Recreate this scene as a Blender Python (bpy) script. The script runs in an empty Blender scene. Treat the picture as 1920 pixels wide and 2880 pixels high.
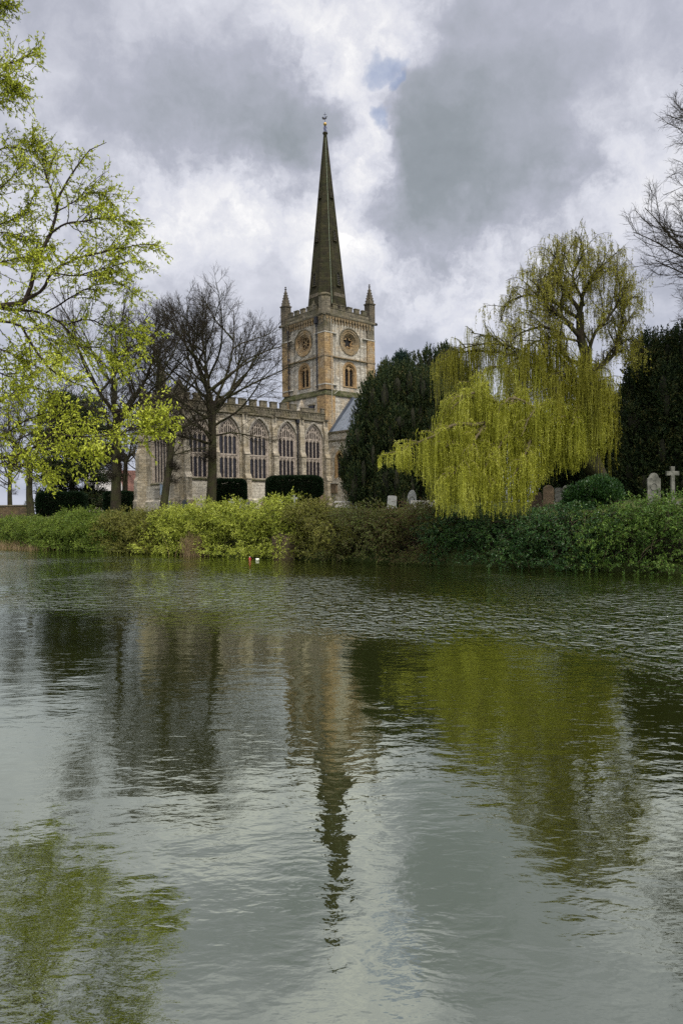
import bpy, bmesh, math, random
import numpy as np
from mathutils import Vector, Matrix
from mathutils.geometry import tessellate_polygon

R = math.radians
PI = math.pi
scene = bpy.context.scene
col = scene.collection

# ------------------------------------------------------------------ camera
FPX = 2100.0
cam_d = bpy.data.cameras.new('camera')
cam = bpy.data.objects.new('camera', cam_d)
col.objects.link(cam)
cam_d.sensor_fit = 'VERTICAL'
cam_d.angle = 2 * math.atan(1440 / FPX)
cam_d.clip_start = 0.1
cam_d.clip_end = 8000
CAM = Vector((0, 0, 3.0))
CR = Matrix.Rotation(R(90.27), 3, 'X') @ Matrix.Rotation(R(-0.8), 3, 'Z')
cam.matrix_world = Matrix.Translation(CAM) @ CR.to_4x4()
scene.camera = cam


def P(px, py, Y):
    """point at depth Y that the photograph shows near (px, py); used for measuring positions"""
    d = CR @ Vector((px - 960, 1440 - py, -FPX))
    d = d * (Y / d.y)
    return CAM + d


def PX(px, Y):
    return P(px, 1450, Y).x


# ------------------------------------------------------------------ sky and light
scene.view_settings.view_transform = 'Standard'
scene.view_settings.look = 'None'
scene.view_settings.exposure = 1.05
scene.view_settings.gamma = 1.0
scene.cycles.use_denoising = False
SUN_EL, SUN_AZ = 58.0, 150.0      # azimuth clockwise from +Y (behind and to the right)

world = bpy.data.worlds.new("World")
scene.world = world
world.use_nodes = True


class NT:
    def __init__(s, tree):
        s.t = tree
        s.n = tree.nodes
        s.l = tree.links

    def node(s, typ, **kw):
        n = s.n.new(typ)
        for k, v in kw.items():
            setattr(n, k, v)
        return n

    def set(s, sock, v):
        if isinstance(v, bpy.types.NodeSocket):
            s.l.new(v, sock)
        elif v is not None:
            sock.default_value = v

    def math(s, op, a, b=None, c=None, clamp=False):
        n = s.node('ShaderNodeMath', operation=op, use_clamp=clamp)
        s.set(n.inputs[0], a)
        if b is not None: s.set(n.inputs[1], b)
        if c is not None: s.set(n.inputs[2], c)
        return n.outputs[0]

    def vmath(s, op, a, b=None, out=0):
        n = s.node('ShaderNodeVectorMath', operation=op)
        s.set(n.inputs[0], a)
        if b is not None: s.set(n.inputs[1], b)
        return n.outputs[out]

    def scale(s, a, f):
        n = s.node('ShaderNodeVectorMath', operation='SCALE')
        s.set(n.inputs[0], a)
        s.set(n.inputs['Scale'], f)
        return n.outputs[0]

    def noise(s, vec, scale=1.0, detail=4.0, rough=0.5, dist=0.0, out='Fac', lac=2.0):
        n = s.node('ShaderNodeTexNoise')
        s.set(n.inputs['Vector'], vec)
        n.inputs['Scale'].default_value = scale
        n.inputs['Detail'].default_value = detail
        n.inputs['Roughness'].default_value = rough
        n.inputs['Distortion'].default_value = dist
        n.inputs['Lacunarity'].default_value = lac
        return n.outputs[out]

    def maprange(s, v, a, b, c=0.0, d=1.0, smooth=False):
        n = s.node('ShaderNodeMapRange', interpolation_type='SMOOTHSTEP' if smooth else 'LINEAR')
        s.set(n.inputs[0], v)
        n.inputs[1].default_value = a
        n.inputs[2].default_value = b
        n.inputs[3].default_value = c
        n.inputs[4].default_value = d
        return n.outputs[0]

    def ramp(s, fac, stops, interp='LINEAR'):
        n = s.node('ShaderNodeValToRGB')
        s.set(n.inputs[0], fac)
        cr = n.color_ramp
        cr.interpolation = interp
        while len(cr.elements) < len(stops):
            cr.elements.new(0.5)
        for e, (p, c) in zip(cr.elements, stops):
            e.position = p
            e.color = (*c, 1) if len(c) == 3 else c
        return n.outputs[0]

    def mix(s, fac, a, b, blend='MIX'):
        n = s.node('ShaderNodeMix', data_type='RGBA', blend_type=blend)
        s.set(n.inputs[0], fac)
        for k, v in ((6, a), (7, b)):
            if isinstance(v, tuple) and len(v) == 3:
                v = (*v, 1)
            s.set(n.inputs[k], v)
        return n.outputs[2]

    def mapping(s, vec, scale=(1, 1, 1), loc=(0, 0, 0), rot=(0, 0, 0)):
        n = s.node('ShaderNodeMapping')
        s.set(n.inputs[0], vec)
        n.inputs['Location'].default_value = loc
        n.inputs['Rotation'].default_value = rot
        n.inputs['Scale'].default_value = scale
        return n.outputs[0]


def build_world():
    t = NT(world.node_tree)
    t.n.clear()
    out = t.node('ShaderNodeOutputWorld')
    bg = t.node('ShaderNodeBackground')
    sky = t.node('ShaderNodeTexSky', sky_type='NISHITA')
    sky.sun_disc = False
    sky.sun_elevation = R(SUN_EL)
    sky.sun_rotation = R(SUN_AZ)
    blue = t.scale(sky.outputs[0], 0.10)
    g = t.node('ShaderNodeTexCoord').outputs['Generated']
    d = t.vmath('NORMALIZE', g)
    sep = t.node('ShaderNodeSeparateXYZ')
    t.set(sep.inputs[0], d)
    z = t.math('MAXIMUM', sep.outputs[2], 0.0)
    # position on a flat cloud layer (softened at the horizon)
    den = t.math('ADD', z, 0.22)
    comb = t.node('ShaderNodeCombineXYZ')
    t.set(comb.inputs[0], t.math('DIVIDE', sep.outputs[0], den))
    t.set(comb.inputs[1], t.math('DIVIDE', sep.outputs[1], den))
    comb.inputs[2].default_value = 1.7
    plane = comb.outputs[0]
    # break up the edges of the cloud masses
    wv = t.noise(d, 4.2, 5, 0.6, out='Color')
    wv = t.vmath('SUBTRACT', wv, (0.5, 0.5, 0.5))
    wv2 = t.noise(d, 16.0, 5, 0.62, out='Color')
    wv2 = t.vmath('SUBTRACT', wv2, (0.5, 0.5, 0.5))
    dw = t.vmath('ADD', d, t.scale(wv, 0.20))
    dw = t.vmath('ADD', dw, t.scale(wv2, 0.075))
    dw = t.vmath('NORMALIZE', dw)
    fb3 = t.noise(t.vmath('ADD', d, t.scale(wv2, 0.10)), 24, 7, 0.62)
    puff = t.maprange(fb3, .30, .70, .68, 1.22, True)
    total = None
    tpos = None
    blobs = [
        # photo px, py, radius px, amount  (clouds: bright gaps +, dark bellies -)
        (690, 400, 250, -.20), (650, 290, 190, -.05), (870, 250, 130, -.10), (760, 470, 130, -.08),
        (1290, 500, 330, -.20), (1180, 640, 220, -.11), (1130, 430, 200, -.08), (1470, 640, 230, -.10),
        (1500, 300, 330, -.10), (1740, 180, 280, -.08), (1250, 130, 260, -.08),
        (380, 480, 250, -.05), (120, 120, 260, -.06), (330, 160, 190, -.03),
        (970, 150, 130, .34), (1130, 50, 110, .22), (860, 130, 110, .22), (1010, 410, 90, .38),
        (1000, 560, 150, .30), (960, 690, 150, .28), (1050, 800, 150, .22), (1030, 320, 70, .10),
        (580, 590, 190, .26), (760, 590, 120, .22), (640, 690, 170, .14), (450, 640, 160, .12),
        (1240, 780, 170, .27), (1450, 730, 150, .18), (1620, 650, 140, .14), (1400, 850, 190, .12),
        (1820, 380, 190, .18), (1750, 560, 160, .12), (60, 420, 200, .09), (200, 560, 200, .06), (560, 130, 200, .06),
        (1130, 960, 210, -.03), (100, 900, 300, .08),
    ]
    for (px, py, r, amt) in blobs:
        v = (P(px, py, 100) - CAM).normalized()
        dot = t.vmath('DOT_PRODUCT', dw, tuple(v), out='Value')
        ang = math.atan(r / FPX)
        b = t.maprange(dot, math.cos(ang * 1.25), 1.0, 0.0, amt * (.56 if amt < 0 else .64), smooth=True)
        if amt < 0:
            total = b if total is None else t.math('ADD', total, b)
        else:
            tpos = b if tpos is None else t.math('ADD', tpos, b)
    total = t.math('ADD', total, t.math('MULTIPLY', tpos, puff))
    fb = t.noise(plane, 1.9, 9, 0.56, 0.25)
    fb2 = t.noise(t.vmath('ADD', d, t.scale(wv, 0.25)), 7.5, 8, 0.56, 0.0)
    v = t.math('ADD', t.math('MULTIPLY', t.math('SUBTRACT', fb, .5), .40), .565)
    v = t.math('ADD', v, t.math('MULTIPLY', t.math('SUBTRACT', fb2, .5), .36))
    v = t.math('ADD', v, t.math('MULTIPLY', t.math('SUBTRACT', fb3, .5), .15))
    v = t.math('ADD', v, total)
    cloud = t.ramp(v, [(0.05, (.19, .215, .23)), (0.30, (.30, .33, .36)), (0.50, (.46, .475, .55)),
                       (0.66, (.70, .71, .78)), (0.86, (.90, .895, .91)), (1.0, (1.12, 1.10, 1.07))])
    # a thinner, bluer band low down
    low = t.maprange(z, 0.10, 0.30, 0.55, 0.0, smooth=True)
    cloud = t.mix(low, cloud, t.mix(0.5, cloud, (.40, .47, .66)))
    # the veil is brightest round the hidden sun, behind the viewer
    sd = Vector((math.sin(R(SUN_AZ)) * math.cos(R(SUN_EL)), math.cos(R(SUN_AZ)) * math.cos(R(SUN_EL)), math.sin(R(SUN_EL))))
    sdot = t.vmath('DOT_PRODUCT', d, tuple(sd), out='Value')
    glow = t.maprange(sdot, 0.10, 1.0, 1.0, 3.0, smooth=True)
    cloud = t.scale(cloud, glow)
    # small blue gaps
    gap = None
    for (px, py, r) in ((1052, 345, 20), (1056, 205, 26), (1080, 255, 16)):
        vv = (P(px, py, 100) - CAM).normalized()
        dot = t.vmath('DOT_PRODUCT', dw, tuple(vv), out='Value')
        b = t.maprange(dot, math.cos(math.atan(r / FPX) * 1.8), 1.0, 0.0, 0.55, smooth=True)
        gap = b if gap is None else t.math('MAXIMUM', gap, b)
    final = t.mix(gap, cloud, t.mix(0.35, blue, (.40, .53, .86)))
    final = t.mix(0.06, final, blue)
    t.set(bg.inputs[0], final)
    bg.inputs[1].default_value = 0.51
    t.l.new(bg.outputs[0], out.inputs[0])


build_world()
sun_d = bpy.data.lights.new('sun', 'SUN')
sun_d.energy = 1.5
sun_d.angle = R(11)
sun_d.color = (1.0, .95, .86)
sun = bpy.data.objects.new('sun', sun_d)
col.objects.link(sun)
_sd = Vector((math.sin(R(SUN_AZ)) * math.cos(R(SUN_EL)), math.cos(R(SUN_AZ)) * math.cos(R(SUN_EL)), math.sin(R(SUN_EL))))
sun.rotation_euler = _sd.to_track_quat('Z', 'Y').to_euler()
sun.location = (20, -30, 40)


# ------------------------------------------------------------------ helpers: objects
def tag(o, label=None, cat=None, group=None, kind=None):
    if label: o['label'] = label
    if cat: o['category'] = cat
    if group: o['group'] = group
    if kind: o['kind'] = kind
    return o


def empty(name, loc=(0, 0, 0), rz=0.0, label=None, cat=None, group=None):
    o = bpy.data.objects.new(name, None)
    o.empty_display_size = 0.3
    col.objects.link(o)
    o.location = loc
    o.rotation_euler = (0, 0, rz)
    return tag(o, label, cat, group)


def np_mesh(name, V, F, mat, parent=None, smooth=True):
    """V (n,3), F (m,4) quads -> one mesh object"""
    V = np.asarray(V, dtype=np.float32).reshape(-1, 3)
    F = np.asarray(F, dtype=np.int32).reshape(-1, 4)
    me = bpy.data.meshes.new(name)
    me.vertices.add(len(V))
    me.vertices.foreach_set('co', V.ravel())
    me.loops.add(F.size)
    me.loops.foreach_set('vertex_index', F.ravel())
    me.polygons.add(len(F))
    me.polygons.foreach_set('loop_start', np.arange(0, F.size, 4, dtype=np.int32))
    me.polygons.foreach_set('use_smooth', np.full(len(F), smooth, dtype=bool))
    me.update(calc_edges=True)
    me.materials.append(mat)
    o = bpy.data.objects.new(name, me)
    col.objects.link(o)
    if parent: o.parent = parent
    return o


class MB:
    """collects boxes, prisms, bars, lathes into one mesh"""

    def __init__(s):
        s.v = []
        s.f = []

    def add(s, vs, fs):
        b = len(s.v)
        s.v += [tuple(v) for v in vs]
        s.f += [tuple(i + b for i in f) for f in fs]
        return s

    def box(s, x0, x1, y0, y1, z0, z1):
        return s.add([(x0, y0, z0), (x1, y0, z0), (x1, y1, z0), (x0, y1, z0), (x0, y0, z1), (x1, y0, z1), (x1, y1, z1), (x0, y1, z1)],
                     [(0, 3, 2, 1), (4, 5, 6, 7), (0, 1, 5, 4), (1, 2, 6, 5), (2, 3, 7, 6), (3, 0, 4, 7)])

    def prism(s, poly, a, b, fn):
        """poly: 2D points; fn(p,q,t) -> 3D; extrude t from a to b"""
        n = len(poly)
        vs = [fn(p, q, a) for p, q in poly] + [fn(p, q, b) for p, q in poly]
        fs = [tuple(range(n)), tuple(range(2 * n - 1, n - 1, -1))]
        for i in range(n):
            j = (i + 1) % n
            fs.append((i, i + n, j + n, j))
        return s.add(vs, fs)

    def bar(s, pts, w, d0, d1, fn, closed=False):
        """ribbon of width w along 2D polyline, from depth d0 to d1"""
        n = len(pts)
        L, Rr = [], []
        for i in range(n):
            if closed:
                a, b = pts[(i - 1) % n], pts[(i + 1) % n]
            else:
                a, b = pts[max(i - 1, 0)], pts[min(i + 1, n - 1)]
            tx, ty = b[0] - a[0], b[1] - a[1]
            l = math.hypot(tx, ty) or 1
            nx, ny = -ty / l * w / 2, tx / l * w / 2
            L.append((pts[i][0] + nx, pts[i][1] + ny))
            Rr.append((pts[i][0] - nx, pts[i][1] - ny))
        vs = []
        for i in range(n):
            vs += [fn(*L[i], d0), fn(*Rr[i], d0), fn(*Rr[i], d1), fn(*L[i], d1)]
        fs = []
        m = n if closed else n - 1
        for i in range(m):
            a = 4 * i
            b = 4 * ((i + 1) % n)
            for k in range(4):
                fs.append((a + k, a + (k + 1) % 4, b + (k + 1) % 4, b + k))
        if not closed:
            fs += [(0, 1, 2, 3), (4 * n - 4, 4 * n - 3, 4 * n - 2, 4 * n - 1)]
        return s.add(vs, fs)

    def lathe(s, prof, n=12, c=(0, 0), rot=0.0):
        """prof: list of (r, z)"""
        vs, fs = [], []
        for (r, z) in prof:
            for k in range(n):
                a = rot + 2 * PI * k / n
                vs.append((c[0] + r * math.cos(a), c[1] + r * math.sin(a), z))
        for i in range(len(prof) - 1):
            for k in range(n):
                k2 = (k + 1) % n
                fs.append((i * n + k, i * n + k2, (i + 1) * n + k2, (i + 1) * n + k))
        fs.append(tuple(range(n - 1, -1, -1)))
        fs.append(tuple((len(prof) - 1) * n + k for k in range(n)))
        return s.add(vs, fs)

    def tube(s, pts, r, n=6):
        V, F = tubes(np.array([pts], float), np.full((1, len(pts)), r), n)
        return s.add(V.tolist(), F.tolist())

    def build(s, name, mat, parent=None, bevel=0.0, smooth=False):
        me = bpy.data.meshes.new(name)
        me.from_pydata(s.v, [], s.f)
        me.materials.append(mat)
        me.update()
        if smooth:
            for p in me.polygons: p.use_smooth = True
        o = bpy.data.objects.new(name, me)
        col.objects.link(o)
        if parent: o.parent = parent
        if bevel:
            m = o.modifiers.new('bevel', 'BEVEL')
            m.width = bevel
            m.segments = 2
            m.limit_method = 'ANGLE'
        return o


# ------------------------------------------------------------------ helpers: vectorised plants
def nrm(a):
    return a / np.maximum(np.linalg.norm(a, axis=-1, keepdims=True), 1e-9)


def tubes(Pt, Rd, S):
    """Pt (M,N,3), Rd (M,N) -> V, F of M tubes with S sides"""
    M, N = Pt.shape[:2]
    T = np.zeros_like(Pt)
    T[:, 1:-1] = Pt[:, 2:] - Pt[:, :-2]
    T[:, 0] = Pt[:, 1] - Pt[:, 0]
    T[:, -1] = Pt[:, -1] - Pt[:, -2]
    T = nrm(T)
    main = nrm(Pt[:, -1] - Pt[:, 0])
    ref = np.where(np.abs(main[:, 2:3]) > 0.75, np.array([[1., 0.2, 0]]), np.array([[0, 0, 1.]]))
    ref = np.repeat(ref[:, None], N, 1)
    n1 = nrm(np.cross(T, ref))
    n2 = np.cross(T, n1)
    a = np.arange(S) / S * 2 * PI
    V = Pt[:, :, None] + Rd[:, :, None, None] * (n1[:, :, None] * np.cos(a)[None, None, :, None] + n2[:, :, None] * np.sin(a)[None, None, :, None])
    idx = np.arange(M * N * S).reshape(M, N, S)
    A = idx[:, :-1]
    B = idx[:, 1:]
    F = np.stack([A, np.roll(A, -1, 2), np.roll(B, -1, 2), B], -1).reshape(-1, 4)
    return V.reshape(-1, 3), F


class Geo:
    def __init__(s):
        s.V, s.F, s.n = [], [], 0

    def add(s, V, F):
        V = np.asarray(V, float).reshape(-1, 3)
        s.V.append(V)
        s.F.append(np.asarray(F).reshape(-1, 4) + s.n)
        s.n += len(V)

    def tubes(s, Pt, Rd, S):
        if len(Pt): s.add(*tubes(Pt, Rd, S))

    def build(s, name, mat, parent=None, smooth=True):
        return np_mesh(name, np.concatenate(s.V), np.concatenate(s.F), mat, parent, smooth)


def grow(rng, start, dirs, length, N, wig=0.15, up=0.0, droop=0.0):
    """polylines that wander; up bends towards +z, droop bends the outer part down"""
    M = len(start)
    Pt = np.zeros((M, N, 3))
    Pt[:, 0] = start
    d = nrm(dirs)
    step = (length / (N - 1))[:, None]
    for i in range(1, N):
        d = d + rng.normal(0, wig, (M, 3))
        d[:, 2] += up
        d[:, 2] -= droop * i / N
        d = nrm(d)
        Pt[:, i] = Pt[:, i - 1] + d * step
    return Pt


def spawn(rng, Pt, Rd, k, t0, t1, ang, angv=0.2, flat=1.0):
    """k children per polyline: positions, directions, parent radius, parent length, parameter"""
    M, N = Pt.shape[:2]
    t = (t0 + (t1 - t0) * (np.arange(k)[None] + rng.random((M, k))) / k).ravel()
    pi = np.repeat(np.arange(M), k)
    f = t * (N - 1)
    i = np.minimum(f.astype(int), N - 2)
    w = (f - i)[:, None]
    pos = Pt[pi, i] * (1 - w) + Pt[pi, i + 1] * w
    tan = nrm(Pt[pi, i + 1] - Pt[pi, i])
    rnd = rng.normal(0, 1, (M * k, 3))
    rnd[:, 2] *= flat
    perp = nrm(rnd - tan * (rnd * tan).sum(-1, keepdims=True))
    a = (ang + rng.normal(0, angv, M * k))[:, None]
    d = tan * np.cos(a) + perp * np.sin(a)
    rad = Rd[pi, i]
    L = np.linalg.norm(np.diff(Pt, axis=1), axis=-1).sum(1)[pi]
    return pos, d, rad, L, t


def taper(r0, r1, N):
    s = np.linspace(0, 1, N)[None]
    return np.asarray(r0)[:, None] * (1 - s) + np.asarray(r1)[:, None] * s


def leaf_quads(rng, pos, ax, L, W, upbias=0.6, fold=0.15):
    """one diamond leaf at each pos, long axis ax"""
    K = len(pos)
    ax = nrm(ax)
    up = rng.normal(0, 1, (K, 3))
    up[:, 2] += upbias * 2
    side = nrm(np.cross(ax, up))
    n = np.cross(side, ax)
    L = (L * rng.uniform(.7, 1.25, K))[:, None]
    W = (W * rng.uniform(.75, 1.25, K))[:, None]
    V = np.stack([pos, pos + ax * L * .45 + side * W * .5 + n * L * fold, pos + ax * L, pos + ax * L * .45 - side * W * .5 + n * L * fold], 1)
    F = np.arange(K * 4).reshape(K, 4)
    return V.reshape(-1, 3), F


def polyline_resample(pts, N):
    p = np.array([tuple(q) for q in pts], float)
    # smooth with Catmull-Rom then resample by length
    q = np.vstack([2 * p[0] - p[1], p, 2 * p[-1] - p[-2]])
    out = []
    for i in range(1, len(q) - 2):
        for t in np.linspace(0, 1, 8, endpoint=False):
            a, b, c, d = q[i - 1], q[i], q[i + 1], q[i + 2]
            out.append(.5 * ((2 * b) + (-a + c) * t + (2 * a - 5 * b + 4 * c - d) * t * t + (-a + 3 * b - 3 * c + d) * t ** 3))
    out.append(p[-1])
    out = np.array(out)
    s = np.r_[0, np.cumsum(np.linalg.norm(np.diff(out, axis=0), axis=1))]
    tt = np.linspace(0, s[-1], N)
    return np.stack([np.interp(tt, s, out[:, k]) for k in range(3)], 1)


E1 = np.array([-.747, .664])     # along the far bank, to the left and away
E2 = np.array([.664, .747])      # into the far land

# ------------------------------------------------------------------ materials
def new_mat(name):
    m = bpy.data.materials.new(name)
    m.use_nodes = True
    t = NT(m.node_tree)
    t.n.clear()
    out = t.node('ShaderNodeOutputMaterial')
    return m, t, out


def principled(t, out, color, rough=0.8, normal=None, metal=0.0, spec=0.3):
    b = t.node('ShaderNodeBsdfPrincipled')
    if isinstance(color, tuple): color = (*color, 1)
    t.set(b.inputs['Base Color'], color)
    t.set(b.inputs['Roughness'], rough)
    b.inputs['Metallic'].default_value = metal
    b.inputs['Specular IOR Level'].default_value = spec
    if normal is not None: t.set(b.inputs['Normal'], normal)
    t.l.new(b.outputs[0], out.inputs[0])
    return b


def bump(t, h, strength=0.5, dist=0.05):
    n = t.node('ShaderNodeBump')
    t.set(n.inputs['Height'], h)
    n.inputs['Strength'].default_value = strength
    n.inputs['Distance'].default_value = dist
    return n.outputs[0]


def mat_stone(name, c1, c2, c3, bw=0.62, bh=0.27, mortar=(.30, .27, .22), stain=(.075, .07, .05), stain_amt=.5, moss=0.0, rough_edge=.05):
    """coursed masonry in the object's own frame: c1/c2 block colours, c3 patches"""
    m, t, out = new_mat(name)
    o = t.node('ShaderNodeTexCoord').outputs['Object']
    sep = t.node('ShaderNodeSeparateXYZ')
    t.set(sep.inputs[0], o)
    u = t.math('ADD', sep.outputs[0], sep.outputs[1])
    cb = t.node('ShaderNodeCombineXYZ')
    t.set(cb.inputs[0], u)
    t.set(cb.inputs[1], sep.outputs[2])
    wob = t.vmath('SUBTRACT', t.noise(o, 2.2, 3, .6, out='Color'), (.5, .5, .5))
    vec = t.vmath('ADD', cb.outputs[0], t.scale(wob, rough_edge * 2))
    br = t.node('ShaderNodeTexBrick')
    t.set(br.inputs['Vector'], vec)
    br.inputs['Scale'].default_value = 1.0
    br.inputs['Brick Width'].default_value = bw
    br.inputs['Row Height'].default_value = bh
    br.inputs['Mortar Size'].default_value = 0.018
    br.inputs['Mortar Smooth'].default_value = 0.4
    br.inputs['Bias'].default_value = 0.0
    br.inputs['Color1'].default_value = (*c1, 1)
    br.inputs['Color2'].default_value = (*c2, 1)
    br.inputs['Mortar'].default_value = (*mortar, 1)
    c = br.outputs['Color']
    pn = t.noise(o, .55, 4, .65)
    c = t.mix(t.maprange(pn, .46, .66, 0, .9, True), c, t.mix(.5, c, c3))
    # blotches and grain
    gn = t.noise(o, 3.2, 6, .7)
    c = t.mix(1.0, c, t.ramp(gn, [(.3, (.48, .46, .42)), (.5, (1, 1, 1)), (.7, (1.3, 1.28, 1.22))]), 'MULTIPLY')
    # water streaks: stretched downwards
    sv = t.mapping(o, (1.6, 1.6, .22))
    sn = t.noise(sv, 1.3, 6, .68)
    c = t.mix(t.maprange(sn, .52, .72, 0, stain_amt, True), c, stain)
    if moss:
        mn = t.noise(o, 1.1, 5, .6)
        c = t.mix(t.maprange(mn, .42, .62, 0, moss, True), c, (.034, .042, .010))
    hb = t.math('ADD', t.math('MULTIPLY', br.outputs['Fac'], -.6), t.math('MULTIPLY', t.noise(o, 9, 5, .7), .8))
    principled(t, out, c, .9, bump(t, hb, .7, .05), spec=.15)
    return m


def mat_plain(name, c, rough=.7, var=.25, scale=6.0, bumpd=.01, metal=0.0, spec=.3, c2=None):
    m, t, out = new_mat(name)
    o = t.node('ShaderNodeTexCoord').outputs['Object']
    n = t.noise(o, scale, 6, .65)
    c2 = c2 or tuple(x * (1 - var) for x in c)
    cc = t.mix(t.maprange(n, .35, .65), c2, tuple(min(1, x * (1 + var * .5)) for x in c))
    principled(t, out, cc, rough, bump(t, n, .5, bumpd), metal, spec)
    return m


def mat_leaf(name, cols, trans=.35, rough=.5, spec=.25, clump=0.35):
    """leaf cols: list of colours picked at random leaf by leaf, with drifts from branch to branch"""
    m, t, out = new_mat(name)
    ri = t.node('ShaderNodeNewGeometry').outputs['Random Per Island']
    o = t.node('ShaderNodeTexCoord').outputs['Object']
    n = t.noise(o, .9, 3, .6)
    f = t.math('ADD', t.math('MULTIPLY', ri, 1 - clump), t.math('MULTIPLY', t.maprange(n, .3, .7), clump))
    k = len(cols)
    c = t.ramp(f, [(i / max(1, k - 1), cols[i]) for i in range(k)])
    b = t.node('ShaderNodeBsdfPrincipled')
    t.set(b.inputs['Base Color'], c)
    b.inputs['Roughness'].default_value = rough
    b.inputs['Specular IOR Level'].default_value = spec
    tr = t.node('ShaderNodeBsdfTranslucent')
    t.set(tr.inputs[0], t.mix(1.0, c, (1.25, 1.15, .55), 'MULTIPLY'))
    mx = t.node('ShaderNodeMixShader')
    mx.inputs[0].default_value = trans
    t.l.new(b.outputs[0], mx.inputs[1])
    t.l.new(tr.outputs[0], mx.inputs[2])
    t.l.new(mx.outputs[0], out.inputs[0])
    return m


def mat_bark(name, c1, c2, green=0.0):
    m, t, out = new_mat(name)
    o = t.node('ShaderNodeTexCoord').outputs['Object']
    n = t.noise(t.mapping(o, (5, 5, .9)), 1.6, 6, .7)
    c = t.mix(t.maprange(n, .35, .68), c1, c2)
    if green:
        c = t.mix(t.maprange(t.noise(o, 1.2, 4, .6), .4, .65, 0, green), c, (.07, .085, .02))
    principled(t, out, c, .92, bump(t, n, .8, .04), spec=.1)
    return m


def mat_water():
    m, t, out = new_mat('river water')
    pos = t.node('ShaderNodeNewGeometry').outputs['Position']
    # gusts: where the wind roughens the surface
    gust = t.noise(t.mapping(pos, (.06, .045, 1), (3.1, 1.7, 0)), 1.0, 3, .55)
    gust = t.maprange(gust, .36, .66, .55, 1.35, True)
    # sheltered under both banks, open to the wind in mid river
    dr = t.vmath('DOT_PRODUCT', t.vmath('SUBTRACT', pos, (16.0, 35.0, 0.0)), (E2[0], E2[1], 0.0), out='Value')
    edge = t.noise(t.mapping(pos, (.10, .10, 1), (2.2, 9.1, 0)), 1.0, 4, .6)
    drn = t.math('ADD', dr, t.math('MULTIPLY', t.math('SUBTRACT', edge, .5), 15.0))
    open_ = t.math('MULTIPLY', t.maprange(drn, -26.0, -18.5, .62, 2.4, True), t.maprange(dr, -6.0, -1.2, 1.0, .12, True))
    gust = t.math('MULTIPLY', gust, open_)
    v1 = t.mapping(pos, (.55, 1.0, 1), rot=(0, 0, R(14)))
    v2 = t.mapping(pos, (.6, 1.0, 1), rot=(0, 0, R(-22)))
    v3 = t.mapping(pos, (.7, 1.0, 1), rot=(0, 0, R(5)))
    h1 = t.noise(v1, 5.0, 2.5, .5, .5)
    h2 = t.noise(v2, 11.0, 2.0, .5, .3)
    h3 = t.noise(v3, 1.1, 2.0, .5, .2)
    h4 = t.noise(v1, 26.0, 2.0, .5)
    h = t.math('MULTIPLY', h1, .0085)
    h = t.math('ADD', h, t.math('MULTIPLY', h2, .0026))
    h = t.math('ADD', h, t.math('MULTIPLY', h4, .0010))
    h5 = t.noise(t.mapping(pos, (1.5, 1.0, 1), (5, 2, 0), (0, 0, R(9))), 1.9, 2.2, .55, 1.0)
    h = t.math('MULTIPLY', h, gust)
    chop = t.noise(t.mapping(pos, (.11, .07, 1), (7.3, .4, 0)), 1.0, 2, .5)
    gd = t.vmath('LENGTH', t.vmath('MULTIPLY', t.vmath('SUBTRACT', pos, (1.5, 23.5, 0)), (1 / 4.5, 1 / 7.5, 0)), out='Value')
    chop = t.math('MAXIMUM', t.maprange(chop, .40, .60, .22, 1.1, True), t.maprange(gd, .2, 1.2, 1.2, 0.0, True))
    chop = t.math('MULTIPLY', chop, t.math('MULTIPLY', t.maprange(drn, -26.0, -18.0, 0.0, 1.0, True), t.maprange(dr, -6.0, -1.5, 1.0, .0, True)))
    h = t.math('ADD', h, t.math('MULTIPLY', t.math('MULTIPLY', h5, .20), chop))
    h = t.math('ADD', h, t.math('MULTIPLY', h3, .016))
    nb = bump(t, h, 1.0, 1.0)
    dif = t.node('ShaderNodeBsdfDiffuse')
    dif.inputs[0].default_value = (.017, .020, .004, 1)
    gl = t.node('ShaderNodeBsdfGlossy')
    gl.inputs['Color'].default_value = (.86, .91, .78, 1)
    gl.inputs['Roughness'].default_value = .0
    t.set(gl.inputs['Normal'], nb)
    fr = t.node('ShaderNodeFresnel')
    fr.inputs[0].default_value = 1.45
    t.set(fr.inputs[1], nb)
    fac = t.maprange(fr.outputs[0], 0.0, .75, .41, .95)
    mx = t.node('ShaderNodeMixShader')
    t.set(mx.inputs[0], fac)
    t.l.new(dif.outputs[0], mx.inputs[1])
    t.l.new(gl.outputs[0], mx.inputs[2])
    t.l.new(mx.outputs[0], out.inputs[0])
    return m


def mat_ground():
    m, t, out = new_mat('churchyard grass and soil')
    o = t.node('ShaderNodeTexCoord').outputs['Object']
    n = t.noise(o, .5, 8, .7)
    n2 = t.noise(o, 7, 6, .7)
    c = t.mix(t.maprange(n, .4, .6), (.045, .065, .016), (.085, .10, .03))
    c = t.mix(t.maprange(n2, .5, .7, 0, .7), c, (.06, .045, .025))
    principled(t, out, c, .95, bump(t, n2, .8, .06), spec=.1)
    return m


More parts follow.
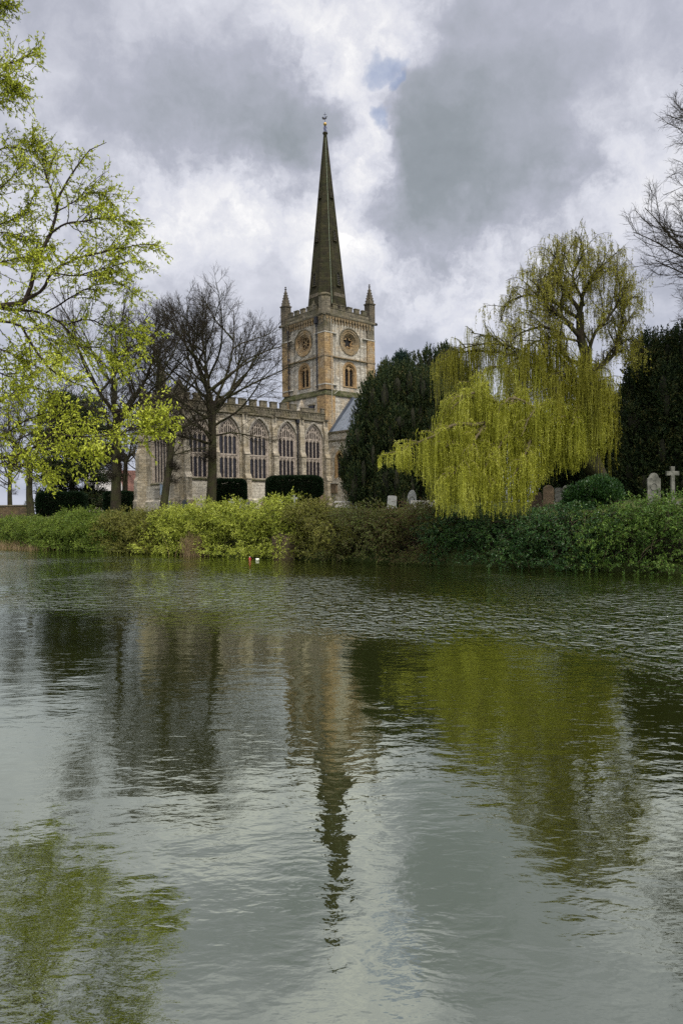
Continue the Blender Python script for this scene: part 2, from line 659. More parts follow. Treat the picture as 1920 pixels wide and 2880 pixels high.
M = {}
M['tower'] = mat_stone('pale tower limestone', (.50, .46, .375), (.27, .24, .185), (.42, .30, .16), .7, .26, mortar=(.36, .33, .27), stain=(.13, .12, .09), stain_amt=.6)
M['ring'] = mat_stone('brown grey ring stone', (.30, .21, .105), (.19, .15, .095), (.24, .20, .14), .4, .3, mortar=(.15, .11, .06), stain=(.09, .07, .045), stain_amt=.6)
M['pinn'] = mat_stone('sooty pinnacle stone', (.13, .11, .075), (.08, .07, .05), (.15, .12, .08), .5, .3, mortar=(.06, .05, .04), stain=(.03, .028, .02), stain_amt=.7)
M['ochre'] = mat_stone('ochre sandstone quoins', (.36, .245, .115), (.22, .15, .08), (.37, .325, .24), .7, .30, mortar=(.24, .15, .07), stain=(.14, .09, .045), stain_amt=.45)
M['orange'] = mat_stone('orange dressed stone', (.33, .215, .10), (.24, .155, .075), (.34, .27, .16), .5, .4, mortar=(.34, .19, .07), stain_amt=.2)
M['spire'] = mat_stone('mossy spire stone', (.040, .034, .018), (.024, .021, .012), (.055, .042, .022), .8, .36, mortar=(.022, .02, .013), stain=(.03, .03, .018), stain_amt=.6, moss=.3)
M['chancel'] = mat_stone('weathered chancel stone', (.43, .375, .285), (.24, .205, .145), (.36, .285, .17), .8, .33, mortar=(.27, .25, .2), stain=(.085, .078, .058), stain_amt=.7)
M['chancel_low'] = mat_stone('cream ashlar', (.52, .47, .38), (.44, .40, .32), (.42, .36, .26), .95, .36, mortar=(.34, .30, .24), stain=(.16, .14, .10), stain_amt=.45)
M['parapet'] = mat_stone('dirty parapet stone', (.20, .17, .12), (.10, .088, .062), (.19, .145, .08), .7, .3, mortar=(.12, .11, .085), stain=(.05, .048, .032), stain_amt=.75, moss=.3)
M['ledge'] = mat_stone('mossy ledge stone', (.10, .09, .05), (.07, .066, .036), (.12, .10, .06), .9, .3, mortar=(.07, .07, .04), stain_amt=.5, moss=.8)
M['tracery'] = mat_plain('pinkish tracery stone', (.40, .335, .27), .85, .35, 3, .01, c2=(.22, .185, .145))
M['band'] = mat_plain('pale string course stone', (.42, .39, .32), .85, .3, 4)
M['cut'] = mat_plain('grey dressed stone', (.30, .27, .215), .9, .4, 3)
M['glass'] = mat_plain('dark leaded glass', (.020, .016, .018), .28, .5, 3.0, .004, spec=.4, c2=(.008, .009, .014))
M['void'] = mat_plain('dark louvre wood', (.018, .015, .012), .8, .4, 5)
M['louvre'] = mat_plain('weathered louvre boards', (.055, .050, .038), .85, .4, 5)
M['lead'] = mat_plain('lead roof sheet', (.16, .18, .205), .55, .2, 1.5, .01, spec=.4)
M['leaddark'] = mat_plain('dark lead flashing', (.06, .07, .085), .55, .3, 2, .01)
M['iron'] = mat_plain('black iron', (.018, .018, .022), .5, .3, 8)
M['gold'] = mat_plain('worn gilding', (.50, .33, .10), .4, .3, 6, metal=.6)
M['bluepaint'] = mat_plain('dark blue painted iron', (.035, .04, .13), .5, .3, 8)
M['cable'] = mat_plain('pale conductor strip', (.24, .28, .18), .6, .2, 4)
M['tablet'] = mat_plain('blue grey slate', (.30, .36, .42), .6, .2, 4)
M['water'] = mat_water()
M['ground'] = mat_ground()
M['barkdark'] = mat_bark('dark furrowed bark', (.020, .016, .011), (.046, .036, .023), .35)
M['barktwig'] = mat_bark('brown twig bark', (.022, .017, .013), (.040, .031, .024), .1)
M['barkcherry'] = mat_bark('dark cherry bark', (.024, .018, .015), (.050, .036, .028))
M['barkwillow'] = mat_bark('pale willow bark', (.06, .05, .028), (.15, .12, .06))
M['barkred'] = mat_bark('reddish bramble stems', (.060, .030, .020), (.115, .062, .042))
M['brambletwig'] = mat_bark('brown hedge stems', (.042, .034, .020), (.09, .07, .042))
M['leaf_spring'] = mat_leaf('fresh spring leaves', [(.12, .15, .012), (.28, .32, .024), (.44, .48, .045), (.60, .63, .12)], .16, clump=.5)
M['leaf_lime'] = mat_leaf('lime hedge leaves', [(.05, .075, .012), (.18, .22, .026), (.40, .44, .06), (.58, .62, .18)], .22, clump=.55)
M['leaf_green'] = mat_leaf('mid green hedge leaves', [(.035, .065, .012), (.095, .15, .02), (.17, .23, .03), (.30, .36, .08)], .22, clump=.55)
M['leaf_deep'] = mat_leaf('deep green hedge leaves', [(.018, .042, .009), (.05, .10, .015), (.10, .17, .025), (.26, .34, .07)], .2, clump=.5)
M['leaf_olive'] = mat_leaf('olive hedge leaves', [(.05, .058, .014), (.11, .115, .022), (.19, .19, .035), (.27, .24, .07)], .2, clump=.55)
M['leaf_dark'] = mat_leaf('dark glossy ivy leaves', [(.010, .030, .009), (.022, .062, .014), (.035, .085, .016), (.10, .17, .03)], .15, .4, .35)
M['leaf_mixed'] = mat_leaf('thin bramble leaves', [(.050, .040, .018), (.085, .080, .022), (.085, .12, .025), (.16, .18, .05)], .3)
M['leaf_yew'] = mat_leaf('dark yew needles', [(.005, .012, .005), (.010, .022, .007), (.022, .036, .010), (.05, .062, .018), (.13, .10, .03)], .08, .6, .15)
M['leaf_clip'] = mat_leaf('clipped yew needles', [(.004, .010, .004), (.008, .020, .006), (.014, .034, .009)], .08, .6, .15)
M['leaf_spruce'] = mat_leaf('blue green spruce needles', [(.010, .028, .020), (.020, .045, .032), (.03, .06, .045)], .08, .6, .15)
M['leaf_willow'] = mat_leaf('yellow green willow leaves', [(.13, .135, .012), (.25, .26, .024), (.40, .41, .05), (.56, .56, .16)], .3, clump=.6)
M['leaf_willow2'] = mat_leaf('olive willow leaves', [(.11, .105, .012), (.21, .205, .02), (.30, .29, .035), (.42, .41, .10)], .3, clump=.6)
M['reed'] = mat_leaf('dry reed blades', [(.15, .10, .05), (.24, .17, .085), (.30, .23, .13)], .25)
M['core'] = mat_plain('dark core filling', (.020, .020, .009), .95, .5, 5, .05)  # added solid dark core, closes the foliage in place of inner stems
M['corelite'] = mat_plain('dark hedge core filling', (.034, .040, .012), .95, .5, 5, .05)  # greener version of the added core, for the riverside shrubs
M['stonegrey'] = mat_plain('grey lichened headstone', (.16, .155, .125), .9, .5, 4, .02, c2=(.05, .052, .038))
M['stonewhite'] = mat_plain('pale marble headstone', (.28, .28, .255), .8, .3, 5, .01)
M['stonedark'] = mat_plain('dark slate headstone', (.045, .05, .05), .7, .4, 5, .01)
M['stonebrown'] = mat_plain('brown sandstone headstone', (.16, .115, .07), .9, .4, 5, .02)
M['benchwood'] = mat_plain('silvered bench wood', (.42, .40, .36), .8, .3, 8)
M['rooftile'] = mat_plain('brown red roof tiles', (.17, .085, .06), .9, .4, 2.5, .03)
M['roofpale'] = mat_plain('pale slate roof', (.33, .31, .28), .8, .4, 1.5, .03)
M['oldwall'] = mat_stone('old boundary wall stone', (.15, .105, .06), (.08, .06, .04), (.17, .11, .05), .5, .2, mortar=(.045, .035, .025), stain_amt=.7, moss=.3, rough_edge=.12)
M['red'] = mat_plain('faded red plastic', (.33, .018, .03), .4, .2, 8)
M['white'] = mat_plain('white foam', (.78, .77, .70), .8, .1, 8)

# ------------------------------------------------------------------ terrain and water
B0 = np.array([16.0, 35.0])


def bank_d(x, y):
    return (x - 16.0) * E2[0] + (y - 35.0) * E2[1]


_hd = [-4000, -37.2, -36.3, -35.3, -34.4, -.6, .2, 1.0, 1.8, 2.8, 5, 9, 14, 40, 5000]
_hz = [1.5, 1.42, 1.32, .35, -1.3, -1.3, -.4, .25, 1.5, 2.5, 3.15, 3.5, 3.8, 3.95, 4.1]


def gz(x, y):
    return float(np.interp(bank_d(x, y), _hd, _hz))


def build_ground():
    ds = np.array(sorted(set([-3500, -1000, -300, -120, -60, -45, -40] + _hd[1:-1] + [0, .25, .8, 1.8, 3.5, 7, 11, 18, 25, 32, 50, 70, 100, 160, 300, 700, 1500, 4000])), float)
    ss = np.concatenate([[-4000, -1500, -600, -250, -120], np.arange(-70, 131, 2.0), [170, 250, 500, 1200, 4000]])
    rng = np.random.default_rng(3)
    V = np.zeros((len(ds), len(ss), 3))
    for i, d in enumerate(ds):
        for j, s in enumerate(ss):
            wob = .35 * math.sin(s * .31 + 1) + .25 * math.sin(s * .83) if abs(s) < 150 else 0
            xy = B0 + E1 * s + E2 * (d + (wob if -1.5 < d < 12 else 0))
            V[i, j] = (xy[0], xy[1], np.interp(d, _hd, _hz) + (rng.normal(0, .05) if 1 < d < 60 else 0))
    a, b = len(ds), len(ss)
    idx = np.arange(a * b).reshape(a, b)
    F = np.stack([idx[:-1, :-1], idx[:-1, 1:], idx[1:, 1:], idx[1:, :-1]], -1).reshape(-1, 4)
    g = np_mesh('ground', V.reshape(-1, 3), F, M['ground'])
    tag(g, kind='structure')
    w = MB()
    c = [B0 + E1 * s + E2 * d for s, d in ((-900, -36.5), (900, -36.5), (900, .6), (-900, .6))]
    w.add([(p[0], p[1], 0.0) for p in c], [(0, 3, 2, 1)])
    wo = w.build('water', M['water'])
    tag(wo, kind='structure')


build_ground()

# ------------------------------------------------------------------ church (own frame: x along the south faces to the west, y to the north)
CH_A = R(42)
CH_O = (-1.9, 100.0, 0.0)
S_T = 8.9        # tower side
GZ = 4.0
church = empty('church', CH_O, CH_A, 'large medieval stone church with tall mossy spire behind the riverside hedge', 'church')


def south(y0):
    return lambda u, z, d: (u, y0 + d, z)      # depth d goes inwards (north)


def east(x0):
    return lambda u, z, d: (x0 + d, u, z)      # depth d goes inwards (west)


def arch(a, z0, h, n=10):
    """pointed arch from (-a,z0) over the apex (0,z0+h) to (a,z0)"""
    r = (a * a + h * h) / (2 * a)
    cx = -a + r
    th = math.atan2(h, -cx) if cx >= 0 else math.atan2(h, -cx)
    pts = []
    for i in range(n + 1):
        t = PI + (th - PI) * i / n
        pts.append((cx + r * math.cos(t), z0 + r * math.sin(t)))
    right = [(-x, z) for x, z in reversed(pts[:-1])]
    return pts + right


def arch_h(u, a, z0, h):
    """height of the pointed arch at offset u"""
    r = (a * a + h * h) / (2 * a)
    cx = -a + r
    x = -abs(u)
    return z0 + math.sqrt(max(0, r * r - (x - cx) ** 2))


def wall(name, fn, outline, holes, mat, reveal=.45, parent=church):
    """flat wall with openings, each with a reveal"""
    polys = [[Vector((p[0], p[1], 0)) for p in outline]] + [[Vector((p[0], p[1], 0)) for p in h] for h in holes]
    tris = tessellate_polygon(polys)
    flat = [v for pl in polys for v in pl]
    mb = MB()
    mb.add([fn(v.x, v.y, 0) for v in flat], [tuple(t) for t in tris])
    for h in holes:
        n = len(h)
        vs = [fn(p[0], p[1], 0) for p in h] + [fn(p[0], p[1], reveal) for p in h]
        mb.add(vs, [(i, (i + 1) % n, n + (i + 1) % n, n + i) for i in range(n)])
    return mb.build(name, mat, parent)


def opening(c, a, z0, zs, h, n=10):
    """window outline centred on c: sill z0, springing zs, rise h"""
    ar = [(c + x, z) for x, z in arch(a, zs, h, n)]
    return [(c - a, z0)] + ar + [(c + a, z0)]


def pane(fn, outline, d, name, mat, parent):
    mb = MB()
    polys = [[Vector((p[0], p[1], 0)) for p in outline]]
    tris = tessellate_polygon(polys)
    mb.add([fn(p[0], p[1], d) for p in outline], [tuple(t) for t in tris])
    return mb.build(name, mat, parent)


def perp_window(fn, c, a, z0, zs, h, lights, transom=None, seed=0):
    """Perpendicular window: mullions, cusped heads, panel tracery, moulded frame and hood"""
    rr = random.Random(seed)
    wd = MB()
    # moulded jambs set inside the reveal
    jamb = [(c - a + .09, z0)] + [(c + x, z) for x, z in arch(a - .09, zs, h - .12, 12)] + [(c + a - .09, z0)]
    wd.bar(jamb, .2, .10, .42, fn)
    jamb2 = [(c - a + .25, z0)] + [(c + x, z) for x, z in arch(a - .25, zs, h - .32, 12)] + [(c + a - .25, z0)]
    wd.bar(jamb2, .14, .22, .43, fn)
    win = wd.build('chancel_window', M['tracery'], church)
    ai, hi = a - .30, h - .40
    tr = MB()
    lw = 2 * ai / lights
    zh = zs - .1                                 # light heads start
    for k in range(1, lights):
        u = -ai + k * lw
        tr.bar([(c + u, z0), (c + u, arch_h(u, ai, zs, hi))], .11, .20 + .003 * (k % 2), .40, fn)
    hh = lw * .62
    tiers = [zh] + ([transom - hh - .14] if transom else [])
    for zt in tiers:
        for k in range(lights):
            uc = -ai + (k + .5) * lw
            if zt + hh > arch_h(abs(uc) + lw * .3, ai, zs, hi): continue
            tr.bar([(c + uc + x, z) for x, z in arch(lw * .47, zt, hh, 6)], .085, .217, .395, fn)
            tr.bar([(c + uc + x, z) for x, z in arch(lw * .26, zt + .02, hh * .55, 4)], .05, .235, .39, fn)
    if transom:
        tr.bar([(c - ai - .08, transom), (c + ai + .08, transom)], .16, .19, .405, fn)
    # panel tracery above the heads: two narrow panels over every light
    for k in range(lights):
        uc = -ai + (k + .5) * lw
        zt = zh + hh
        top = arch_h(uc, ai, zs, hi)
        if top - zt > .25:
            tr.bar([(c + uc, zt - .02), (c + uc, top)], .075, .222, .39, fn)
        for s in (-1, 1):
            uu = uc + s * lw * .25
            tp = min(arch_h(abs(uu) + lw * .2, ai, zs, hi) - .1, zh + hh + 1.15)
            zb = zh + hh + .18
            if tp - zb > .5:
                tr.bar([(c + uu + x, z) for x, z in arch(lw * .22, tp - .35, .3, 4)], .055, .228, .388, fn)
                tr.bar([(c + uu + x, 2 * zb - z) for x, z in arch(lw * .22, zb, .18, 4)], .05, .231, .386, fn)
    # flowing bars from the quarter points to the apex
    for s in (-1, 1):
        pts = []
        for i in range(9):
            q = i / 8
            u = s * ai * .5 * (1 - q) ** .8
            pts.append((c + u * (1 + .35 * math.sin(q * PI)), zh + hh + .2 + (zs + hi - zh - hh - .25) * q))
        tr.bar(pts, .08, .212, .392, fn)
    tr.build('tracery', M['tracery'], win)
    gl = opening(c, ai + .06, z0 + .02, zs, hi + .05)
    pane(fn, gl, .36, 'glass', M['glass'], win)
    hm = MB()
    hood = [(c - a - .13, zs - .55)] + [(c + x, z) for x, z in arch(a + .13, zs, h + .16, 12)] + [(c + a + .13, zs - .55)]
    hm.bar(hood, .17, -.14, .02, fn)
    for i in range(3, len(hood) - 3, 4):           # crockets on the hood
        hx, hz = hood[i]
        hm.bar([(hx - .09, hz + .10), (hx + .09, hz + .13)], .2, -.17, -.02, fn)
    hm.build('hood_mould', M['cut'], win)
    sl = MB()
    sl.prism([(-.16, z0 - .32), (-.16, z0 - .22), (.40, z0 + .03), (.40, z0 - .32)], c - a - .12, c + a + .12, lambda p, q, t_: fn(t_, q, p))
    sl.build('sill', M['ledge'], win)
    return win


# ---- chancel
CL, CY0 = 21.9, -.15
fS = south(CY0)
bays = [-2.35, -6.75, -11.15, -15.55, -19.75]
WA, WZ0, WZS, WH = 1.52, 7.75, 12.75, 2.35
holes = [opening(c, WA, WZ0, WZS, WH) for c in bays]
wall('chancel_wall', fS, [(-CL, 7.2), (0.0, 7.2), (0.0, 15.5), (-CL, 15.5)], holes, M['chancel'])
MB().box(-CL - .04, 0, CY0 - .05, CY0 + .3, GZ - .6, 7.2).build('lower_wall', M['chancel_low'], church)
mb = MB()
mb.prism([(-.22, GZ - .6), (-.22, 5.05), (-.05, 5.2), (.1, 5.2), (.1, GZ - .6)], -CL - .1, 0, lambda p, q, t_: (t_, CY0 + p, q))
mb.build('plinth', M['chancel_low'], church)
for i, c in enumerate(bays):
    perp_window(fS, c, WA, WZ0, WZS, WH, 4, 10.55, i)
# string course, panelled frieze, battlements
mb = MB()
mb.prism([(-.24, 15.50), (-.24, 15.62), (-.08, 15.72), (.2, 15.72), (.2, 15.42), (-.1, 15.42)], -CL - .1, 0, lambda p, q, t_: (t_, CY0 + p, q))
mb.box(-CL - .05, 0, CY0 - .06, CY0 + .35, 15.72, 16.55)
u = -CL + .2
while u < -.2:
    mb.box(u, u + .09, CY0 - .12, CY0 - .05, 15.76, 16.45)
    mb.bar([(u + .045 + .225 + x, z) for x, z in arch(.20, 16.18, .22, 4)], .06, CY0 - .115, CY0 - .05, lambda p, q, d: (p, d, q))
    u += .45
mb.box(-CL - .1, 0.02, CY0 - .15, CY0 + .4, 16.55, 16.66)
mb.build('parapet', M['parapet'], church)
u, k = -CL + .1, 0
while u < -4.9:
    m2 = MB().box(u, u + .95, CY0 - .06, CY0 + .33, 16.66, 17.34).box(u - .05, u + 1.0, CY0 - .12, CY0 + .38, 17.34, 17.45)
    m2.build('merlon', M['parapet'], church)
    u += 1.57
m2 = MB().box(-4.3, -2.2, CY0 - .04, CY0 + .3, 16.66, 17.05).box(-4.35, -2.15, CY0 - .09, CY0 + .36, 17.05, 17.14)
m2.build('merlon', M['parapet'], church)
m2 = MB().box(-.9, -.1, CY0 - .04, CY0 + .3, 16.66, 17.2).box(-.95, -.05, CY0 - .09, CY0 + .36, 17.2, 17.3)
m2.build('merlon', M['parapet'], church)
# gablet with little roof standing behind the parapet, and a dormer opening on the tower
m2 = MB()
m2.prism([(-.75, 16.6), (.75, 16.6), (0, 18.35)], CY0 + 1.2, CY0 + 1.6, lambda p, q, t_: (-3.2 + p, t_, q))
m2.build('gablet', M['tower'], church)
# buttresses between the bays
bpos = [-.42, -4.55, -8.95, -13.35, -17.7, -21.6]
for i, u in enumerate(bpos):
    w = .36
    mb = MB()
    prof = [(0.05, GZ - .6), (-1.1, GZ - .6), (-1.1, 5.1), (-.98, 5.3), (-.98, 7.6), (-.72, 8.1), (-.72, 10.6), (-.45, 11.2), (-.45, 14.1), (-.25, 14.75), (-.3, 15.45), (.05, 15.45)]
    mb.prism(prof, u - w, u + w, lambda p, q, t_: (t_, CY0 + p, q))
    for (d0, z_) in ((-1.05, 7.55), (-.78, 10.55)):
        mb.prism([(d0, z_), (d0, z_ + .12), (d0 + .32, z_ + .72), (d0 + .32, z_)], u - w - .06, u + w + .06, lambda p, q, t_: (t_, CY0 + p, q))
    b = mb.build('buttress', M['chancel'], church, .02)
    g = MB()                                     # gargoyle block at the string course
    g.prism([(-.75, 15.5), (-.72, 15.75), (-.2, 15.8), (-.1, 15.4)], u - .13, u + .13, lambda p, q, t_: (t_, CY0 + p, q))
    g.build('gargoyle', M['parapet'], b)
for u in (-5.15, -18.35):
    mb = MB()
    mb.lathe([(.075, GZ), (.075, 15.3)], 8, (u, CY0 - .2))
    for z_ in (6, 8.5, 11, 13.5):
        mb.lathe([(.11, z_), (.11, z_ + .16)], 8, (u, CY0 - .2))
    mb.box(u - .2, u + .2, CY0 - .4, CY0 - .02, 15.0, 15.45)
    mb.build('downpipe', M['iron'], church)
# blocked priest's door
mb = MB().box(-17.15, -16.2, CY0 - .13, CY0 - .04, 4.8, 6.35)
bd = mb.build('blocked_door', M['ochre'], church)
MB().box(-17.3, -16.05, CY0 - .2, CY0 - .04, 6.35, 6.6).build('lintel', M['cut'], bd)
# chancel roof and far walls
CW = S_T
mb = MB()
mb.prism([(CY0 + .4, 16.0), (CW - .3, 16.0), (CW / 2, 17.0)], -CL + .3, 0, lambda p, q, t_: (t_, p, q))
mb.build('chancel_roof', M['lead'], church)
MB().box(-CL, 0, CW - .3, CW, GZ - .5, 16.5).build('north_wall', M['chancel'], church)
# ---- east front
fE = east(-CL)
EA, EZ0, EZS, EH = 2.75, 7.3, 12.3, 3.6
ec = CW / 2
wall('east_wall', fE, [(0, 6.9), (CW, 6.9), (CW, 16.4), (ec, 17.6), (0, 16.4)], [opening(ec, EA, EZ0, EZS, EH)], M['chancel'])
MB().box(-CL - .05, -CL + .3, -.1, CW + .1, GZ - .8, 6.9).build('lower_wall', M['chancel_low'], church)
mb = MB()
mb.prism([(-.25, GZ - .8), (-.25, 5.0), (-.08, 5.15), (.1, 5.15), (.1, GZ - .8)], -.2, CW + .2, lambda p, q, t_: (-CL + p, t_, q))
mb.build('plinth', M['chancel_low'], church)
perp_window(fE, ec, EA, EZ0, EZS, EH, 7, None, 11)
mb = MB()
for s in (0, 1):
    a_, b_ = ((-.1, 16.3), (ec, 17.5)) if s == 0 else ((ec, 17.5), (CW + .1, 16.3))
    mb.prism([(a_[0], a_[1]), (b_[0], b_[1]), (b_[0], b_[1] + .6), (a_[0], a_[1] + .6)], -.12, .3, lambda p, q, t_: (-CL + t_, p, q))
    for k in range(4):
        q = (k + .25) / 4
        y_ = a_[0] + (b_[0] - a_[0]) * q
        z_ = a_[1] + (b_[1] - a_[1]) * q + .6
        mb.box(-CL - .1, -CL + .28, y_, y_ + .62, z_ - .15, z_ + .75)
mb.build('gable_parapet', M['parapet'], church)


def pinnacle(x, y, z0, w, zpost, ztip, mat, name='pinnacle', rot=0.0):
    mb = MB()
    h = w / 2
    r4 = h * math.sqrt(2)
    mb.lathe([(r4, z0), (r4, zpost - .12), (r4 * 1.18, zpost - .1), (r4 * 1.18, zpost + .06), (r4 * .86, zpost + .1),
              (r4 * .13, ztip - .55), (r4 * .13, ztip - .42)], 4, (x, y), PI / 4 + rot)
    # crockets up the edges
    n = 6
    for i in range(1, n):
        q = i / n
        rr_ = r4 * .86 * (1 - q) + r4 * .13 * q
        z_ = zpost + .1 + (ztip - .65 - zpost) * q
        for k in range(4):
            a = PI / 4 + rot + k * PI / 2
            cx, cy = x + (rr_ + .02) * math.cos(a), y + (rr_ + .02) * math.sin(a)
            mb.box(cx - .05, cx + .05, cy - .05, cy + .05, z_ - .05, z_ + .07)
    p = mb.build(name, mat, church)
    f = MB()
    f.lathe([(.05, ztip - .45), (.2, ztip - .36), (.05, ztip - .28), (.06, ztip - .2), (.15, ztip - .1), (.04, ztip)], 8, (x, y))
    f.build('finial', mat, p)
    return p


pinnacle(-CL - .05, ec, 17.3, .85, 20.0, 22.0, M['parapet'])
pinnacle(-CL - .1, CW - .2, 15.5, .9, 18.0, 19.6, M['parapet'])
pinnacle(-CL - .1, .2, 15.5, .9, 17.9, 19.4, M['parapet'])
for y_ in (0.0, CW):
    mb = MB()
    prof = [(.05, GZ - .8), (-1.4, GZ - .8), (-1.4, 5.1), (-1.25, 5.3), (-1.25, 7.6), (-1.0, 8.1), (-1.0, 10.9), (-.7, 11.5), (-.7, 14.4), (-.2, 15.5), (.05, 15.5)]
    mb.prism(prof, y_ - .45, y_ + .45, lambda p, q, t_: (-CL + p, t_, q))
    mb.build('buttress', M['chancel'], church, .02)
for (y_, z_, w_, h_, mt, kk) in ((5.6, 5.5, .55, .95, 'cut', 1), (4.35, 5.75, .5, 1.3, 'tablet', 0), (3.6, 6.0, .45, .9, 'tablet', 0)):
    t_ = MB().box(-CL - .16, -CL - .04, y_ - w_, y_ + w_, z_, z_ + h_).build('wall_tablet', M[mt], church)
    MB().box(-CL - .24, -CL - .04, y_ - w_ - .12, y_ + w_ + .12, z_ + h_, z_ + h_ + .16).build('cornice', M['cut'], t_)
    if kk: MB().box(-CL - .22, -CL - .04, y_ - w_ - .1, y_ + w_ + .1, z_ - .14, z_).build('shelf', M['cut'], t_)

# ---- tower
fTS, fTE = south(0.0), east(0.0)
tc = S_T / 2
ZL, ZM, ZC, ZP = 19.8, 24.5, 30.3, 31.15
RZ, RR = 26.9, 1.30


def circle(c, z, r, n=36):
    return [(c + r * math.cos(2 * PI * i / n), z + r * math.sin(2 * PI * i / n)) for i in range(n)]


for fn, nm in ((fTS, 's'), (fTE, 'e')):
    bo = opening(tc, 1.0, 20.75, 22.9, 1.0)
    wall('tower_wall', fn, [(0, ZL), (S_T, ZL), (S_T, ZC), (0, ZC)], [bo, circle(tc, RZ, RR)], M['tower'], .6)
    # belfry window: two lancets under one orange arch
    mb = MB()
    fr = [(tc - 1.12, 20.7)] + [(tc + x, z) for x, z in arch(1.12, 22.9, 1.15, 12)] + [(tc + 1.12, 20.7)]
    mb.bar(fr, .34, -.03, .1, fn)
    bw_ = mb.build('belfry_window', M['orange'], church)
    mb = MB()
    fr = [(tc - .88, 20.7)] + [(tc + x, z) for x, z in arch(.88, 22.9, .88, 12)] + [(tc + .88, 20.7)]
    mb.bar(fr, .2, .1, .4, fn)
    mb.bar([(tc, 20.7), (tc, 22.75)], .17, .14, .36, fn)
    mb.bar([(tc - .14, 22.7), (tc + .14, 22.7)], .14, .12, .38, fn)
    for s in (-1, 1):
        mb.bar([(tc + s * .42 + x, z) for x, z in arch(.40, 22.75, .62, 8)], .11, .16, .4, fn)
    mb.prism([(tc - .3, 23.3), (tc, 22.95), (tc + .3, 23.3), (tc, 23.75)], .2, .38, fn)
    mb.bar([(tc - 1.3, 20.68), (tc + 1.3, 20.68)], .16, -.1, .4, fn)
    mb.build('lancet_frame', M['orange'], bw_)
    pane(fn, opening(tc, .95, 20.76, 22.9, .95), .52, 'louvre_backing', M['void'], bw_)
    lv = MB()
    for k in range(14):
        z_ = 20.85 + k * .19
        lv.prism([(.36, z_), (.47, z_ + .13), (.47, z_ + .16), (.36, z_ + .03)], tc - .78, tc + .78, lambda p, q, t_: fn(t_, q, p))
    lv.build('louvre_boards', M['void'], bw_)
    # round window
    mb = MB()
    mb.bar(circle(tc, RZ, 1.66), .30, -.10, .05, fn, True)
    mb.bar(circle(tc, RZ, 1.38), .28, -.02, .12, fn, True)
    mb.bar(circle(tc, RZ, 1.16), .20, .14, .34, fn, True)
    mb.bar(circle(tc, RZ, .99), .18, .28, .5, fn, True)
    rw = mb.build('round_window', M['ring'] if nm == 's' else M['ochre'], church)
    hd = MB()
    hd.bar([(tc + 1.86 * math.cos(a), RZ + 1.86 * math.sin(a)) for a in np.linspace(-.2, PI + .2, 30)], .14, -.17, .02, fn)
    hd.build('hood_mould', M['parapet'], rw)
    pane(fn, circle(tc, RZ, 1.2), .56, 'dark_backing', M['void'], rw)
    tr = MB()
    if nm == 's':                                # five pointed star of cusped foils
        for k in range(5):
            a0 = PI / 2 + PI / 5 + k * 2 * PI / 5
            tip = a0
            pts = []
            for j in range(9):
                q = -1 + j / 4
                rr_ = .90 - .42 * (1 - abs(q)) ** 1.0
                aa = tip + q * PI / 5
                pts.append((tc + rr_ * math.cos(aa), RZ + rr_ * math.sin(aa)))
            arc_ = [(tc + .95 * math.cos(tip + q * PI / 5), RZ + .95 * math.sin(tip + q * PI / 5)) for q in np.linspace(1, -1, 9)]
            pl = pts[1:-1] + arc_[1:-1]
            inner = [(tc + (x - tc) * 1.0, z) for x, z in pts]
            tr.bar(inner, .09, .36, .5, fn)
            tr.bar([(tc + .62 * math.cos(tip), RZ + .62 * math.sin(tip)), (tc + .92 * math.cos(tip), RZ + .92 * math.sin(tip))], .13, .37, .49, fn)
    else:                                        # six petals
        tr.bar(circle(tc, RZ, .16, 12), .08, .36, .5, fn, True)
        for k in range(6):
            a0 = k * PI / 3 + PI / 6
            cx, cz = tc + .53 * math.cos(a0), RZ + .53 * math.sin(a0)
            pet = []
            for j in range(14):
                t_ = 2 * PI * j / 14
                lx, ly = .33 * math.cos(t_), .235 * math.sin(t_)
                pet.append((cx + lx * math.cos(a0) - ly * math.sin(a0), cz + lx * math.sin(a0) + ly * math.cos(a0)))
            tr.bar(pet, .065, .37 + .003 * (k % 2), .49, fn, True)
    tr.build('tracery', M['orange'], rw)
# back walls of the tower
MB().box(.5, S_T, S_T - .4, S_T, ZL, ZC).box(S_T - .4, S_T, .5, S_T - .45, ZL, ZC).box(.62, S_T - .45, .62, S_T - .45, ZL, ZL + .2).build('tower_back_wall', M['tower'], church)
# lower stage, a little wider, with the mossy weathering
mb = MB().box(-.28, S_T + .28, -.28, S_T + .28, GZ, 19.15)
mb.build('tower_base', M['tower'], church)
mb = MB()
q = .42
mb.add([(-q, -q, 19.15), (S_T + q, -q, 19.15), (S_T + q, S_T + q, 19.15), (-q, S_T + q, 19.15),
        (-q, -q, 19.32), (S_T + q, -q, 19.32), (S_T + q, S_T + q, 19.32), (-q, S_T + q, 19.32),
        (.02, .02, 20.05), (S_T - .02, .02, 20.05), (S_T - .02, S_T - .02, 20.05), (.02, S_T - .02, 20.05)],
       [(0, 3, 2, 1), (0, 1, 5, 4), (1, 2, 6, 5), (2, 3, 7, 6), (3, 0, 4, 7), (4, 5, 9, 8), (5, 6, 10, 9), (6, 7, 11, 10), (7, 4, 8, 11)])
mb.build('ledge', M['ledge'], church)


